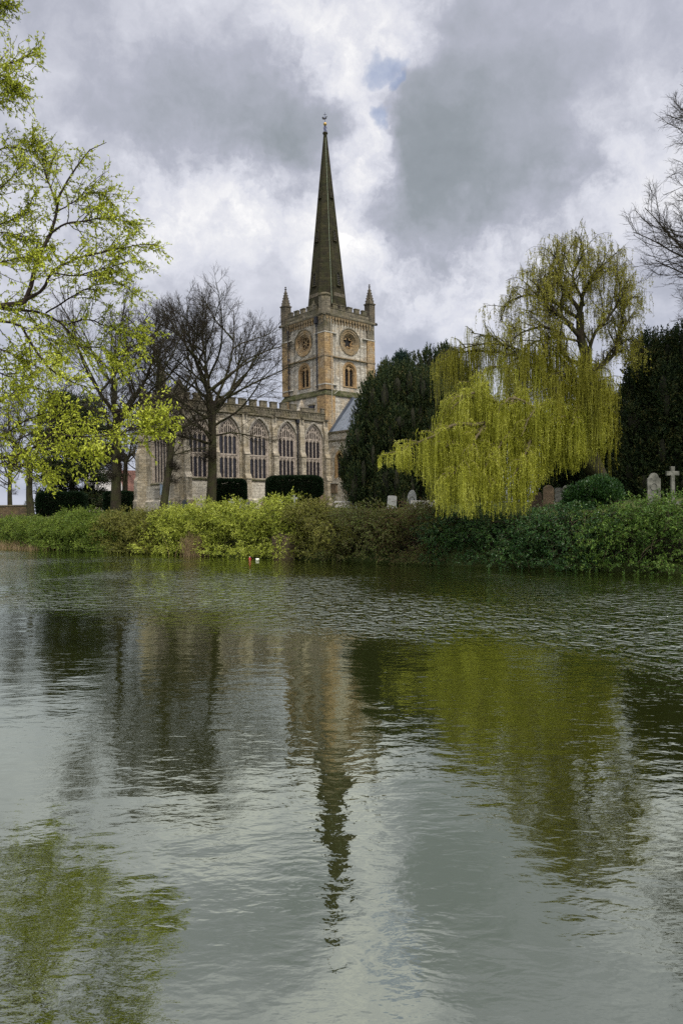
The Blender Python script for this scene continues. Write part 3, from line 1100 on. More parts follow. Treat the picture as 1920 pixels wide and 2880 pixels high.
def ring(name, z, h, proj, mat, slope=0.0):
    """a course running round the tower; proj beyond the wall"""
    mb = MB()
    a, b = -proj, S_T + proj
    s = slope
    mb.add([(a, a, z), (b, a, z), (b, b, z), (a, b, z), (a, a, z + h), (b, a, z + h), (b, b, z + h), (a, b, z + h),
            (a + s, a + s, z + h + s), (b - s, a + s, z + h + s), (b - s, b - s, z + h + s), (a + s, b - s, z + h + s)],
           [(0, 3, 2, 1), (0, 1, 5, 4), (1, 2, 6, 5), (2, 3, 7, 6), (3, 0, 4, 7), (4, 5, 9, 8), (5, 6, 10, 9), (6, 7, 11, 10), (7, 4, 8, 11), (8, 9, 10, 11)])
    return mb.build(name, mat, church)


# clasping buttresses of ochre stone at the corners
for (cx, cy, dx, dy) in ((0, 0, -1, -1), (S_T, 0, 1, -1), (0, S_T, -1, 1)):
    w1, pr = 1.18, .24
    for (z0, z1, mt, p2) in ((20.0, 27.6, 'ochre', pr), (27.6, 29.9, 'parapet', pr - .03)):
        x0, x1 = sorted((cx + dx * p2, cx - dx * w1))
        y0, y1 = sorted((cy + dy * p2, cy - dy * .3))
        mb = MB().box(x0, x1, y0, y1, z0, z1)
        x0, x1 = sorted((cx + dx * (p2 - .003), cx - dx * .3))
        y0, y1 = sorted((cy - dy * .303, cy - dy * w1))
        mb.box(x0, x1, y0, y1, z0, z1)
        mb.build('corner_buttress', M[mt], church)
    x0, x1 = sorted((cx + dx * .40, cx - dx * 1.35))
    y0, y1 = sorted((cy + dy * .40, cy - dy * 1.35))
    MB().box(x0, x1, y0, y1, GZ, 19.14).build('corner_buttress', M['ochre'], church)
ring('string_course', ZM - .08, .14, .30, M['ring'])
for (z_, zh) in ((27.62, .14), (20.62, .14)):
    mb = MB()                                    # pale bands over the buttresses only
    for (cx, cy, dx, dy) in ((0, 0, -1, -1), (S_T, 0, 1, -1), (0, S_T, -1, 1)):
        x0, x1 = sorted((cx + dx * .29, cx - dx * 2.0))
        y0, y1 = sorted((cy + dy * .29, cy - dy * .2))
        mb.box(x0, x1, y0, y1, z_, z_ + zh)
        x0, x1 = sorted((cx + dx * .287, cx - dx * .2))
        y0, y1 = sorted((cy - dy * .203, cy - dy * 2.0))
        mb.box(x0, x1, y0, y1, z_, z_ + zh)
    mb.build('string_course', M['band'], church)
# corbel table
mb = MB()
k = 0
u = .25
while u < S_T - .2:
    for fn in (fTS, fTE):
        mb.bar([(u, 29.0), (u, 29.5)], .13, -.26, .02, fn)
        mb.prism([(u - .12, 29.5), (u + .12, 29.5), (u + .28, 29.95), (u - .28, 29.95)], -.28, .02, fn)
    u += .53
mb.build('corbel_table', M['ring'], church)
ring('cornice', 29.95, .26, .36, M['parapet'], .1)
# parapet with merlons
mb = MB()
for (a, b, c, d) in ((-.18, S_T + .18, -.18, .2), (-.18, S_T + .18, S_T - .2, S_T + .18)):
    mb.box(a, b, c, d, 30.32, 31.0)
    mb.box(c, d, .203, S_T - .203, 30.32, 31.0)
    mb.box(a - .04, b + .04, c - .04, d + .04, 31.0, 31.08)
    mb.box(c - .04, d + .04, .243, S_T - .243, 31.0, 31.08)
mb.build('tower_parapet', M['parapet'], church)
for side in range(4):
    u = 1.35
    while u < S_T - 1.6:
        c, d = (-.17, .19) if side < 2 else (S_T - .19, S_T + .17)
        if side % 2 == 0:
            MB().box(u, u + .82, c, d, 31.08, 31.62).box(u - .05, u + .87, c - .06, d + .06, 31.62, 31.72).build('merlon', M['parapet'], church)
        else:
            MB().box(c, d, u, u + .82, 31.08, 31.62).box(c - .06, d + .06, u - .05, u + .87, 31.62, 31.72).build('merlon', M['parapet'], church)
        u += 1.38
MB().box(.2, S_T - .2, .2, S_T - .2, 30.2, 30.36).build('tower_roof', M['lead'], church)
pinnacle(S_T - .25, .2, 29.9, 1.05, 32.9, 35.8, M['pinn'])
pinnacle(.2, S_T - .25, 29.9, 1.05, 32.9, 35.8, M['pinn'])
pinnacle(S_T - .3, S_T - .3, 30.2, 1.05, 32.9, 35.8, M['pinn'])
mb = MB()                                        # stump of the near pinnacle: octagon with a flat cap
mb.lathe([(.85, 30.1), (.85, 32.55), (.97, 32.62), (.97, 32.8), (.55, 33.0)], 8, (.3, .3), PI / 8)
mb.build('corner_turret', M['parapet'], church)
# iron head of the rainwater pipe on the east face, gargoyle spouts
mb = MB()
mb.lathe([(.085, 20.2), (.085, 29.0)], 8, (-.32, 1.35))
for z_ in (21.8, 24.0, 26.4, 28.6):
    mb.lathe([(.14, z_), (.14, z_ + .3)], 8, (-.32, 1.35))
mb.box(-.55, -.02, 1.1, 1.6, 29.0, 29.9)
mb.build('downpipe', M['iron'], church)
mb = MB()
mb.lathe([(.07, 20.2), (.07, 29.0)], 8, (-.28, S_T - 1.3))
for z_ in (21.0, 23.2, 24.9, 27.0, 28.8):
    mb.lathe([(.13, z_), (.13, z_ + .35)], 8, (-.28, S_T - 1.3))
mb.build('downpipe', M['iron'], church)
for (x, y) in ((S_T + .5, -.25), (-.25, S_T + .5)):
    MB().lathe([(.2, 29.95), (.26, 30.1), (.16, 30.3)], 8, (x, y)).build('gargoyle', M['iron'], church)
mb = MB()                                        # vertical shaft lines on the faces
for fn in (fTS, fTE):
    for u in (1.75, 2.55, S_T - 2.4, S_T - 1.6):
        mb.bar([(u, 20.1), (u, 29.3)], .09, -.07, .02, fn)
mb.build('wall_shaft', M['cut'], church)
mb = MB()
mb.bar([(.75, 7.5), (.75, 29.4)], .05, -.47, -.43, fTS)
mb.bar([(1.15, 19.4), (2.3, 20.2)], .05, -.46, -.42, fTS)
mb.build('conductor_cable', M['band'], church)
mb = MB().box(-.5, -.28, 2.0, 3.0, 17.3, 18.0)
dw_ = mb.build('stair_window', M['glass'], church)
MB().box(-.6, -.28, 1.8, 3.2, 18.0, 18.2).build('lintel', M['parapet'], dw_)

# ---- spire: octagon, a face towards each tower face
ZS0, ZS1 = 30.9, 57.1
RS0, RS1 = 2.80, .2                             # apothem
k8 = 1 / math.cos(PI / 8)
mb = MB()
n = 14
mb.lathe([((RS0 + (RS1 - RS0) * i / n) * k8, ZS0 + (ZS1 - ZS0) * i / n) for i in range(n + 1)], 8, (tc, tc), PI / 8)
spire = mb.build('spire', M['spire'], church)
mb = MB()
for i in range(8):                              # roll mouldings on the arrises
    a = PI / 8 + i * PI / 4
    mb.tube([(tc + (RS0 * k8) * math.cos(a), tc + RS0 * k8 * math.sin(a), ZS0), (tc + RS1 * k8 * math.cos(a), tc + RS1 * k8 * math.sin(a), ZS1)], .065, 5)
mb.build('arris_roll', M['spire'], spire)


def spire_fn(ang):
    """frame on a spire face whose outward direction is at angle ang"""
    ca, sa = math.cos(ang), math.sin(ang)

    def f(u, z, d):
        r = RS0 + (RS1 - RS0) * (z - ZS0) / (ZS1 - ZS0) - d
        return (tc + r * ca - u * sa, tc + r * sa + u * ca, z)
    return f


for ang in (-PI / 2, PI, 0, PI / 2):
    f = spire_fn(ang)
    for (zc, hw, hh) in ((36.2, .33, 2.0), (42.5, .27, 1.7), (48.6, .2, 1.35)):
        mb = MB()
        z0 = zc - hh / 2
        fr = [(-hw, z0)] + [(x, z) for x, z in arch(hw, z0 + hh * .68, hh * .32, 6)] + [(hw, z0)]
        mb.bar(fr, .12, -.16, .05, f)
        mb.bar([(-hw - .1, z0), (hw + .1, z0)], .14, -.22, .05, f)
        lu = mb.build('lucarne', M['spire'], spire)
        bk = [(-hw, z0)] + [(x, z) for x, z in arch(hw, z0 + hh * .68, hh * .32, 6)] + [(hw, z0)]
        pb = MB()
        pb.prism(bk, -.05, .03, f)
        pb.v and pb.build('lucarne', M['void'], spire)
        lv = MB()
        nl = 6
        for k in range(nl):
            z_ = z0 + .12 + k * (hh * .8) / nl
            lv.bar([(-hw * (.95 if k < 4 else .7), z_), (hw * (.95 if k < 4 else .7), z_)], .09, -.12, -.04, f)
        lv.build('louvre_boards', M['louvre'], spire)
f = spire_fn(PI)
mb = MB()
fr = [(-.3, 31.3)] + [(x, z) for x, z in arch(.3, 32.5, .7, 6)] + [(.3, 31.3)]
mb.prism(fr, -.07, .03, f)
mb.build('blind_lancet', M['parapet'], spire)
mb = MB()
for ang in (-PI / 2, PI):
    f = spire_fn(ang)
    mb.bar([(-1.0, 33.9), (1.0, 33.9)], .5, -.02, .05, f)
mb.build('pale_course', M['pinn'], spire)
mb = MB()                                        # lightning conductor, down the face nearest the river
a = -PI * 3 / 4
pts = []
for i in range(15):
    q = i / 14
    z_ = ZS1 - .3 + (ZS0 + .4 - ZS1 + .3) * q
    r_ = RS0 + (RS1 - RS0) * (z_ - ZS0) / (ZS1 - ZS0) + .05
    off = .05 + .78 * q
    pts.append((tc + r_ * math.cos(a) - off * math.sin(a), tc + r_ * math.sin(a) + off * math.cos(a), z_))
mb.tube(pts, .03, 5)
mb.build('lightning_conductor', M['cable'], spire)
# capstone, crown of blue ironwork, gilt ball and cock
def zf(z):
    return ZS1 + (z - 56.3) * .5


mb = MB()
mb.lathe([(.21, zf(55.9)), (.22, zf(56.4)), (.27, zf(56.7)), (.27, zf(56.9)), (.36, zf(57.1)), (.38, zf(57.3)), (.26, zf(57.5))], 12, (tc, tc))
mb.build('capstone', M['spire'], spire)
mb = MB()
mb.lathe([(.045, zf(57.3)), (.045, zf(59.6)), (.028, zf(59.7)), (.022, zf(63.2))], 8, (tc, tc))
for k in range(6):
    a = k * PI / 3
    ca, sa = math.cos(a), math.sin(a)
    mb.tube([(tc + r_ * ca, tc + r_ * sa, zf(z_)) for r_, z_ in ((.28, 57.4), (.24, 57.9), (.12, 58.2), (.22, 58.6), (.24, 58.95), (.07, 59.2))], .028, 5)
mb.build('iron_crown', M['bluepaint'], spire)
mb = MB()
mb.lathe([(.02, zf(59.35)), (.18, zf(59.5)), (.26, zf(59.85)), (.18, zf(60.2)), (.02, zf(60.35))], 14, (tc, tc))
mb.build('ball', M['gold'], spire, smooth=True)
mb = MB()
ck = [(-.38, 61.3), (-.14, 61.15), (.1, 61.2), (.24, 61.5), (.26, 61.9), (.34, 62.0), (.2, 62.15), (.1, 61.75), (-.1, 61.65), (-.28, 62.0), (-.43, 61.85)]
mb.prism(ck, -.025, .025, lambda p, q, t_: (tc + p * .7 + t_ * .7, tc + t_ * .7 + p * -.7, zf(q)))
mb.bar([(-.2, zf(62.6)), (.2, zf(62.6))], .05, -.025, .025, lambda p, q, d: (tc + p * .7, tc + d - p * .7, q))
mb.build('weathercock', M['iron'], spire)

# ---- south transept
TX0, TX1, TY = -.05, S_T + .1, -12.0
fT = east(TX0)
lo = opening(-2.6, .62, 8.0, 10.4, .95)
wall('transept_wall', fT, [(TY, GZ - .5), (-.3, GZ - .5), (-.3, 13.9), (TY, 13.9)], [lo], M['tower'], .5)
mb = MB()
mb.bar([(-2.6 - .72, 7.9)] + [(-2.6 + x, z) for x, z in arch(.72, 10.4, 1.05, 8)] + [(-2.6 + .72, 7.9)], .32, -.04, .3, fT)
tw = mb.build('transept_window', M['orange'], church)
pane(fT, lo, .42, 'glass', M['glass'], tw)
mb = MB()
mb.box(TX0 - .14, TX0 + .3, TY, -.42, 12.85, 13.0).box(TX0 - .18, TX0 + .3, TY, -.42, 13.9, 14.12)
mb.build('string_course', M['parapet'], church)
mb = MB().box(TX0 - .25, TX0 - .02, -2.2, -.9, 6.0, 7.2)
mo = mb.build('wall_monument', M['stonebrown'], church)
MB().box(TX0 - .35, TX0 - .02, -2.35, -.75, 7.2, 7.36).build('cornice', M['cut'], mo)
MB().box(TX0, TX1, TY - .4, TY, GZ - .5, 14.0).build('transept_end_wall', M['tower'], church)
mb = MB()
mb.prism([(TX0, 13.95), (TX1, 13.95), ((TX0 + TX1) / 2, 13.97)], TY - .4, TY, lambda p, q, t_: (p, t_, q))
mid = (TX0 + TX1) / 2
mb = MB()
mb.prism([(TX0 + .25, 14.05), (mid, 19.0), (mid, 18.8), (TX0 + .4, 13.9)], TY - .4, -.3, lambda p, q, t_: (p, t_, q))
mb.prism([(TX1 - .25, 14.05), (mid, 19.003), (mid, 18.803), (TX1 - .4, 13.9)], TY - .4, -.3, lambda p, q, t_: (p, t_, q))
y_ = -.9
while y_ > TY:
    mb.prism([(TX0 + .3, 14.2), (mid, 19.1), (mid, 18.95), (TX0 + .3, 14.05)], y_ - .05, y_ + .05, lambda p, q, t_: (p, t_, q))
    y_ -= .8
mb.build('transept_roof', M['lead'], church)
mb = MB()
mb.prism([(TX0 + .05, 14.13), (mid, 19.3), (mid, 19.02), (TX0 + .05, 13.8)], -.75, -.285, lambda p, q, t_: (p, t_, q))
mb.build('roof_flashing', M['leaddark'], church)
MB().prism([(TX0, 14.0), (TX1, 14.0), (mid, 18.8)], TY - .4, TY - .1, lambda p, q, t_: (p, t_, q)).build('transept_gable', M['tower'], church)


# ------------------------------------------------------------------ trees
def bare_tree(name, x, y, H, hb, rad, seed, label, group, lean=(0, 0), tr=.55, nl=26, forks=3, fine=1.0, low_droop=.0, zb=None):
    """leafless tree: trunk and leaders, limbs reaching an egg-shaped outline, four orders of twigs"""
    rng = np.random.default_rng(seed)
    z0 = (gz(x, y) if zb is None else zb) - .2
    root = empty(name, (x, y, z0), 0, label, 'tree', group)
    wood, twig = Geo(), Geo()
    # trunk and leaders
    lx, ly = lean
    trunk = polyline_resample([(0, 0, 0), (lx * .35 + rng.normal(0, .12), ly * .3, H * .18), (lx * .8, ly * .7, H * .36), (lx, ly, H * .5)], 14)
    rt = np.interp(np.linspace(0, 1, 14), [0, .05, .2, 1], [tr * 1.5, tr * 1.12, tr, tr * .6])
    wood.tubes(trunk[None], rt[None], 12)
    leaders, lr = [], []
    for k in range(forks):
        a = 2 * PI * k / forks + rng.uniform(-.5, .5)
        sp = rad * rng.uniform(.2, .55)
        st = trunk[rng.integers(8, 13)]
        tip = np.array([lx + math.cos(a) * sp * 1.2, ly + math.sin(a) * sp * 1.2, H * rng.uniform(.86, .99)])
        mid_ = st * .5 + tip * .5 + np.array([math.cos(a), math.sin(a), 0]) * sp * .35
        leaders.append(polyline_resample([st, mid_, tip], 14))
        lr.append(np.linspace(tr * .36, .02, 14))
    leaders = np.array(leaders) + np.cumsum(rng.normal(0, .05, (forks, 14, 3)), axis=1)
    lr = np.array(lr)
    wood.tubes(leaders, lr, 8)
    # limbs from trunk and leaders to the crown outline
    allP = np.concatenate([trunk[None], leaders])
    zc, hz_ = (hb + H) / 2, (H - hb) / 2
    cx = np.array([lx, ly])
    starts, dirs, lens, rads = [], [], [], []
    for i in range(nl):
        src = allP[0] if i < nl * .38 else allP[1 + rng.integers(0, forks)]
        q = rng.uniform(.42, 1) if i < nl * .38 else rng.uniform(.1, .85)
        p = src[int(q * 13)]
        a = i * 2.399 + rng.uniform(-.5, .5)
        fz = (p[2] - hb) / (H - hb)
        el = R(np.interp(fz, [0, .35, .8], [14, 36, 58]) + rng.normal(0, 9))
        d = np.array([math.cos(a) * math.cos(el), math.sin(a) * math.cos(el), math.sin(el)])
        # length to the egg outline
        L = 0.5
        while L < 14:
            e = p + d * L
            if ((e[0] - cx[0]) / rad) ** 2 + ((e[1] - cx[1]) / rad) ** 2 + ((e[2] - zc) / hz_) ** 2 > 1: break
            L += .25
        starts.append(p); dirs.append(d); lens.append(L * rng.uniform(.82, 1.08)); rads.append(min(tr * .28, .024 + .0105 * L))
    starts, dirs, lens, rads = map(np.array, (starts, dirs, lens, rads))
    l1 = grow(rng, starts, dirs, lens, 12, .10, .035, low_droop)
    r1 = taper(rads, np.full(nl, .022), 12)
    wood.tubes(l1, r1, 7)
    par = np.concatenate([l1, polyset(leaders, 12)])
    parr = np.concatenate([r1, taper(np.full(forks, tr * .4), np.full(forks, .03), 12)])
    pos, d, rd, L, t = spawn(rng, par, parr, int(12 * fine), .22, 1.0, .66, .2)
    ln = (.46 * L * (1.15 - t) + .7) * rng.uniform(.6, 1.25, len(pos))
    l2 = grow(rng, pos, d, ln, 8, .14, .05)
    r2 = taper(np.minimum(rd * .55, .030), np.full(len(pos), .013), 8)
    wood.tubes(l2, r2, 5)
    pos, d, rd, L, t = spawn(rng, l2, r2, int(7 * fine), .28, 1.0, .68, .22)
    ln = (.45 * L * (1.2 - t) + .35) * rng.uniform(.6, 1.3, len(pos))
    l3 = grow(rng, pos, d, ln, 5, .15, .06)
    r3 = taper(np.minimum(rd * .7, .012), np.full(len(pos), .006), 5)
    twig.tubes(l3, r3, 4)
    pos, d, rd, L, t = spawn(rng, l3, r3, 4, .2, 1.0, .62, .22)
    ln = (.5 * L * (1.2 - t) + .16) * rng.uniform(.6, 1.3, len(pos))
    l4 = grow(rng, pos, d, ln, 3, .16, .07)
    twig.tubes(l4, taper(np.full(len(pos), .006), np.full(len(pos), .004), 3), 3)
    wood.build('trunk', M['barkdark'], root)
    twig.build('crown', M['barktwig'], root)
    return root


def polyset(ps, N):
    out = []
    for p in ps:
        s = np.linspace(0, len(p) - 1, N)
        i = np.minimum(s.astype(int), len(p) - 2)
        w = (s - i)[:, None]
        out.append(p[i] * (1 - w) + p[i + 1] * w)
    return np.array(out)


def hgt(py, Y, px=960):
    return P(px, py, Y).z


GT = 'leafless trees in the churchyard'
x = PX(325, 72); bare_tree('bare_tree', x, 72, hgt(800, 72) - gz(x, 72), 7.5, 8.2, 11, 'tall bare tree with straight thick trunk left of the chancel end, partly behind spring leaves', GT, (.3, 0), .5, 32, 4)
x = PX(455, 70); bare_tree('bare_tree', x, 70, hgt(865, 70) - gz(x, 70), 6.0, 7.2, 23, 'bare tree with slender leaning trunk in front of the east window of the church', GT, (1.2, .5), .36, 28, 3)
x = PX(592, 74); bare_tree('bare_tree', x, 74, hgt(800, 74) - gz(x, 74), 6.2, 9.0, 37, 'wide bare tree with round crown in front of the chancel windows', GT, (.4, 0), .48, 40, 5)
x = PX(92, 84); bare_tree('bare_tree', x, 84, 15, 5, 5.5, 41, 'smaller bare tree by the boundary wall at far left', GT, (-.4, 0), .42, 20, 2, .8)
x = PX(350, 100); bare_tree('bare_tree', x, 100, 16, 4, 6, 43, 'thin bare tree in the gap behind the tall tree left of the church', GT, (.3, 0), .4, 20, 2, .8)
GF = 'bare trees beyond the churchyard'
for (px, Y, H_, rd_, sd, lb) in ((30, 125, 19, 7, 51, 'distant bare tree at the left edge beyond the boundary wall'),
                                 (205, 130, 24, 8, 53, 'distant bare tree above the dark cedar'),
                                 (400, 125, 20, 7, 57, 'distant bare tree rising behind the church east gable')):
    x = PX(px, Y)
    bare_tree('bare_tree', x, Y, H_, 4, rd_, sd, lb, GF, (0, 0), .4, 24, 3, .8)
x = PX(2215, 46); bare_tree('bare_tree', x, 46, 29.5, 8.0, 8.0, 61, 'very tall bare tree whose twigs reach in at the right edge', GT, (-.3, 0), .6, 70, 5, 1.15)


# ---- evergreens
def needle_tree(name, x, y, lumps, K, L, W, mat, label, group, up=1.1, seed=0, trunk_h=4.0, tr=.35, core=.5, spray=6, cat='tree', spread=.5):
    """evergreen built of lumps (dx,dy,z,rx,ry,rz) covered with upright sprays of needles"""
    rng = np.random.default_rng(seed)
    z0 = gz(x, y) - .15
    root = empty(name, (x, y, z0), 0, label, cat, group)
    lumps = np.array(lumps, float)
    area = lumps[:, 3] * lumps[:, 5]
    pick = rng.choice(len(lumps), K, p=area / area.sum())
    lp = lumps[pick]
    n = nrm(rng.normal(0, 1, (K, 3)))
    rr_ = rng.uniform(.72, 1.04, K)[:, None]
    pos = lp[:, :3] + n * lp[:, 3:6] * rr_
    pos[:, 2] -= 0
    keep = pos[:, 2] > .1
    pos, n = pos[keep], n[keep]
    out_ = n * 1.0
    out_[:, 2] += up
    K2 = len(pos)
    g = Geo()
    ax = nrm(out_ + rng.normal(0, .25, (K2, 3)))
    for s in range(spray):
        off = ax * (L * s * .45)[..., None] if np.ndim(L) else ax * (L * s * .45)
        a2 = nrm(ax + rng.normal(0, spread, (K2, 3)))
        V, F = leaf_quads(rng, pos + off, a2, np.full(K2, L), np.full(K2, W), .2)
        g.add(V, F)
    g.build('crown', M[mat], root, smooth=False)
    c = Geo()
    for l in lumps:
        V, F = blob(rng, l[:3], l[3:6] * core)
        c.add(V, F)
    if tr:
        c.tubes(np.array([[(0, 0, 0), (0, 0, trunk_h * .5), (0, 0, trunk_h)]], float), np.array([[tr * 1.2, tr, tr * .8]]), 8)
    c.build('trunk', M['core'], root)  # the trunk together with the added dark cores inside the lumps
    return root


def blob(rng, c, r, nu=10, nv=7):
    """lumpy closed ellipsoid"""
    V, F = [], []
    ph = rng.uniform(0, 6, 4)
    for j in range(nv + 1):
        th = PI * j / nv
        for i in range(nu):
            a = 2 * PI * i / nu
            k = 1 + .12 * math.sin(3 * a + ph[0]) + .1 * math.sin(5 * th + ph[1] + a)
            V.append((c[0] + r[0] * k * math.sin(th) * math.cos(a), c[1] + r[1] * k * math.sin(th) * math.sin(a), c[2] + r[2] * math.cos(th) * (1 + .05 * math.sin(2 * a + ph[2]))))
    for j in range(nv):
        for i in range(nu):
            i2 = (i + 1) % nu
            F.append((j * nu + i, j * nu + i2, (j + 1) * nu + i2, (j + 1) * nu + i))
    return V, F


def yew_lumps(rng, outline, Y, px0, depth, zbase, n):
    """fill a broad crown: outline = list of (py, px_left, px_right)"""
    o = sorted(outline)
    ys = [a[0] for a in o]
    L = []
    x0 = PX(px0, Y)
    for i in range(n):
        py = rng.uniform(ys[0], ys[-1])
        a = np.interp(py, ys, [q[1] for q in o])
        b = np.interp(py, ys, [q[2] for q in o])
        px = rng.uniform(a, b)
        half = (b - a) / 2 / FPX * Y
        q = (px - (a + b) / 2) / max(1, (b - a) / 2)
        dy = rng.uniform(-1, 1) * depth * math.sqrt(max(0, 1 - q * q)) * min(1, half / 3)
        p = P(px, py, Y)
        rz_ = rng.uniform(1.0, 2.2)
        rx_ = rng.uniform(.32, .68)
        L.append((p.x - x0, dy, p.z - zbase - rz_ * .8, rx_, rx_, rz_))
    return L


rng0 = np.random.default_rng(5)
x = PX(1110, 62); zb = gz(x, 62)
L = yew_lumps(rng0, [(1028, 1080, 1180), (1065, 1042, 1240), (1100, 1015, 1270), (1160, 998, 1290), (1240, 966, 1300), (1320, 975, 1300), (1400, 1000, 1290)], 62, 1110, 4.0, zb, 330)
L += [(.9, .6, 5, 3.3, 2.8, 4.4), (1.8, .4, 4, 3.8, 3.0, 3.6), (-1.0, .6, 3.0, 2.2, 2.2, 3)]
needle_tree('yew_tree', x, 62, L, 42000, .20, .085, 'leaf_yew', 'broad dark yew tree beside the transept, left of the willow', 'dark evergreens', 2.0, 7, 5, spread=.32)
x = PX(1240, 66); zb = gz(x, 66)
L = yew_lumps(rng0, [(976, 1196, 1250), (1005, 1172, 1300), (1060, 1165, 1340), (1200, 1180, 1400), (1380, 1200, 1400)], 66, 1240, 3.0, zb, 180)
L += [(1, 0, 5, 3.6, 3, 5)]
needle_tree('yew_tree', x, 66, L, 20000, .22, .1, 'leaf_yew', 'dark yew behind the willow, its top just right of the spruce tip', 'dark evergreens', 2.0, 8, 5, spread=.32)
# spruce tip behind the yew
x = PX(1136, 78)
zt = hgt(992, 78) - gz(x, 78)
L = []
for i in range(60):
    q = rng0.uniform(.25, 1)
    a = rng0.uniform(0, 2 * PI)
    rr_ = (1 - q) * 4.2 * rng0.uniform(.3, 1) + .1
    L.append((math.cos(a) * rr_, math.sin(a) * rr_, zt * q - .4, .55 + (1 - q) * .8, .55 + (1 - q) * .8, .45))
needle_tree('spruce_tree', x, 78, L, 5000, .2, .08, 'leaf_spruce', 'blue green spruce with pointed top behind the yew', None, .5, 9, zt * .8, .25, .45)
# right hand dark evergreen mass
x = PX(1880, 54); zb = gz(x, 54)
L = yew_lumps(rng0, [(930, 1820, 2000), (960, 1790, 2010), (1050, 1765, 2020), (1150, 1745, 2030), (1280, 1735, 2030), (1390, 1720, 2030)], 54, 1880, 3.2, zb, 240)
L += [(1, 0, 5.5, 3.6, 3, 6.5), (-.8, 0, 3, 3.2, 2.8, 3.2)]
needle_tree('yew_tree', x, 54, L, 32000, .2, .1, 'leaf_yew', 'tall near-black evergreen at the right edge behind the headstones', 'dark evergreens', 1.0, 10, 6)
x = PX(1700, 63); zb = gz(x, 63)
L = yew_lumps(rng0, [(1110, 1690, 1790), (1180, 1640, 1800), (1280, 1500, 1810), (1390, 1450, 1820)], 63, 1700, 2.6, zb, 110)
L += [(0, 0, 3.2, 5, 2.5, 3.4)]
needle_tree('yew_tree', x, 63, L, 20000, .22, .1, 'leaf_yew', 'low dark evergreen in the shade behind the willow trunk', 'dark evergreens', .9, 12, 3)
for (px, top, Y, hw, lb, sd) in ((1632, 1352, 44, .95, 'small dark evergreen bush in front of the willow trunk foot', 31),
                                 (1692, 1340, 43.5, 1.0, 'low dark bush right of the willow trunk foot', 32)):
    x = PX(px, Y)
    zb_ = gz(x, Y)
    hh = hgt(top, Y, px) - zb_
    L = [(rng0.uniform(-hw, hw) * .6, rng0.uniform(-.4, .4), hh * rng0.uniform(.2, .8), hw * .45, hw * .45, hh * .22) for i in range(14)]
    needle_tree('evergreen_bush', x, Y, L, 2600, .14, .06, 'leaf_dark', lb, 'evergreen bushes under the willow', 1.0, sd, hh * .5, .06, .5, cat='shrub')
# cedar far left
x = PX(205, 98); zb = gz(x, 98)
L = []
for i in range(120):
    py = rng0.uniform(1110, 1420)
    hw = np.interp(py, [1100, 1180, 1300, 1420], [30, 75, 95, 95])
    p = P(205 + rng0.uniform(-hw, hw), py, 98)
    L.append((p.x - x, rng0.uniform(-3, 3), p.z - zb, rng0.uniform(.9, 1.7), 1.2, rng0.uniform(.18, .4)))
needle_tree('cedar_tree', x, 98, L, 14000, .26, .11, 'leaf_yew', 'dark layered cedar beyond the hedge at left', None, .25, 13, 13, .35, .5)

# ---- clipped yew hedges in front of the chancel


def clipped(name, px0, px1, py_top, Y, depth, label, seed):
    rng = np.random.default_rng(seed)
    x0, x1 = PX(px0, Y), PX(px1, Y)
    xc = (x0 + x1) / 2
    zb = gz(xc, Y) - .2
    H = hgt(py_top, Y, (px0 + px1) / 2) - zb
    root = empty(name, (xc, Y, zb), R(8), label, 'hedge', 'clipped yew hedges by the church')
    w = (x1 - x0) / 2
    K = int(3600 * w * H / 2)
    n = rng.uniform(-1, 1, (K, 3))
    p4 = n / (np.abs(n) ** 7).sum(1, keepdims=True) ** (1 / 7)            # rounded block
    n = nrm(p4 ** 5)
    pos = p4 * np.array([w, depth / 2, H / 2]) * rng.uniform(.9, 1.02, K)[:, None]
    pos[:, 2] += H / 2
    g = Geo()
    for s in range(3):
        V, F = leaf_quads(rng, pos, nrm(n + rng.normal(0, .5, (K, 3)) + np.array([0, 0, .5])), np.full(K, .2), np.full(K, .07), .1)
        g.add(V, F)
    g.build('foliage', M['leaf_clip'], root, False)
    c = MB().box(-w * .82, w * .82, -depth * .38, depth * .38, 0, H * .86)  # added solid dark block that keeps the hedge opaque, not single stems
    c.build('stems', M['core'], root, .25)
    return root


clipped('clipped_hedge', 597, 692, 1350, 80, 2.2, 'small clipped dark hedge beside the trunk of the round crowned tree', 1)
clipped('clipped_hedge', 752, 906, 1341, 84, 2.4, 'widest clipped dark hedge under the right chancel windows', 2)
clipped('clipped_hedge', 297, 372, 1384, 92, 2.2, 'clipped near-black hedge left of the chancel end wall', 3)
clipped('clipped_hedge', 112, 240, 1386, 90, 2.4, 'dark clipped hedge under the cedar at left', 4)


# ------------------------------------------------------------------ willow
def strands(rng, start, L, seg=6, sway=.05, out=None):
    M_ = len(start)
    Pt = np.zeros((M_, seg, 3))
    d = rng.normal(0, .35, (M_, 3))
    d[:, 2] = .1
    if out is not None: d += out * .5
    step = L / (seg - 1)
    Pt[:, 0] = start
    for i in range(1, seg):
        g = min(1, i / 2.0)
        dd = nrm(d * (1 - g * .93) + np.array([0, 0, -1.0]) * (.35 + g) + rng.normal(0, sway, (M_, 3)))
        Pt[:, i] = Pt[:, i - 1] + dd * step[:, None]
    return Pt


def strand_leaves(rng, g, Pt, per, L, W):
    M_, N = Pt.shape[:2]
    t = rng.random((M_, per)).ravel() * (N - 1.001)
    pi = np.repeat(np.arange(M_), per)
    i = t.astype(int)
    w = (t - i)[:, None]
    pos = Pt[pi, i] * (1 - w) + Pt[pi, i + 1] * w
    ax = rng.normal(0, .55, (len(pos), 3))
    ax[:, 2] -= .75
    V, F = leaf_quads(rng, pos + rng.normal(0, .025, pos.shape), ax, np.full(len(pos), L), np.full(len(pos), W), .0)
    g.add(V, F)


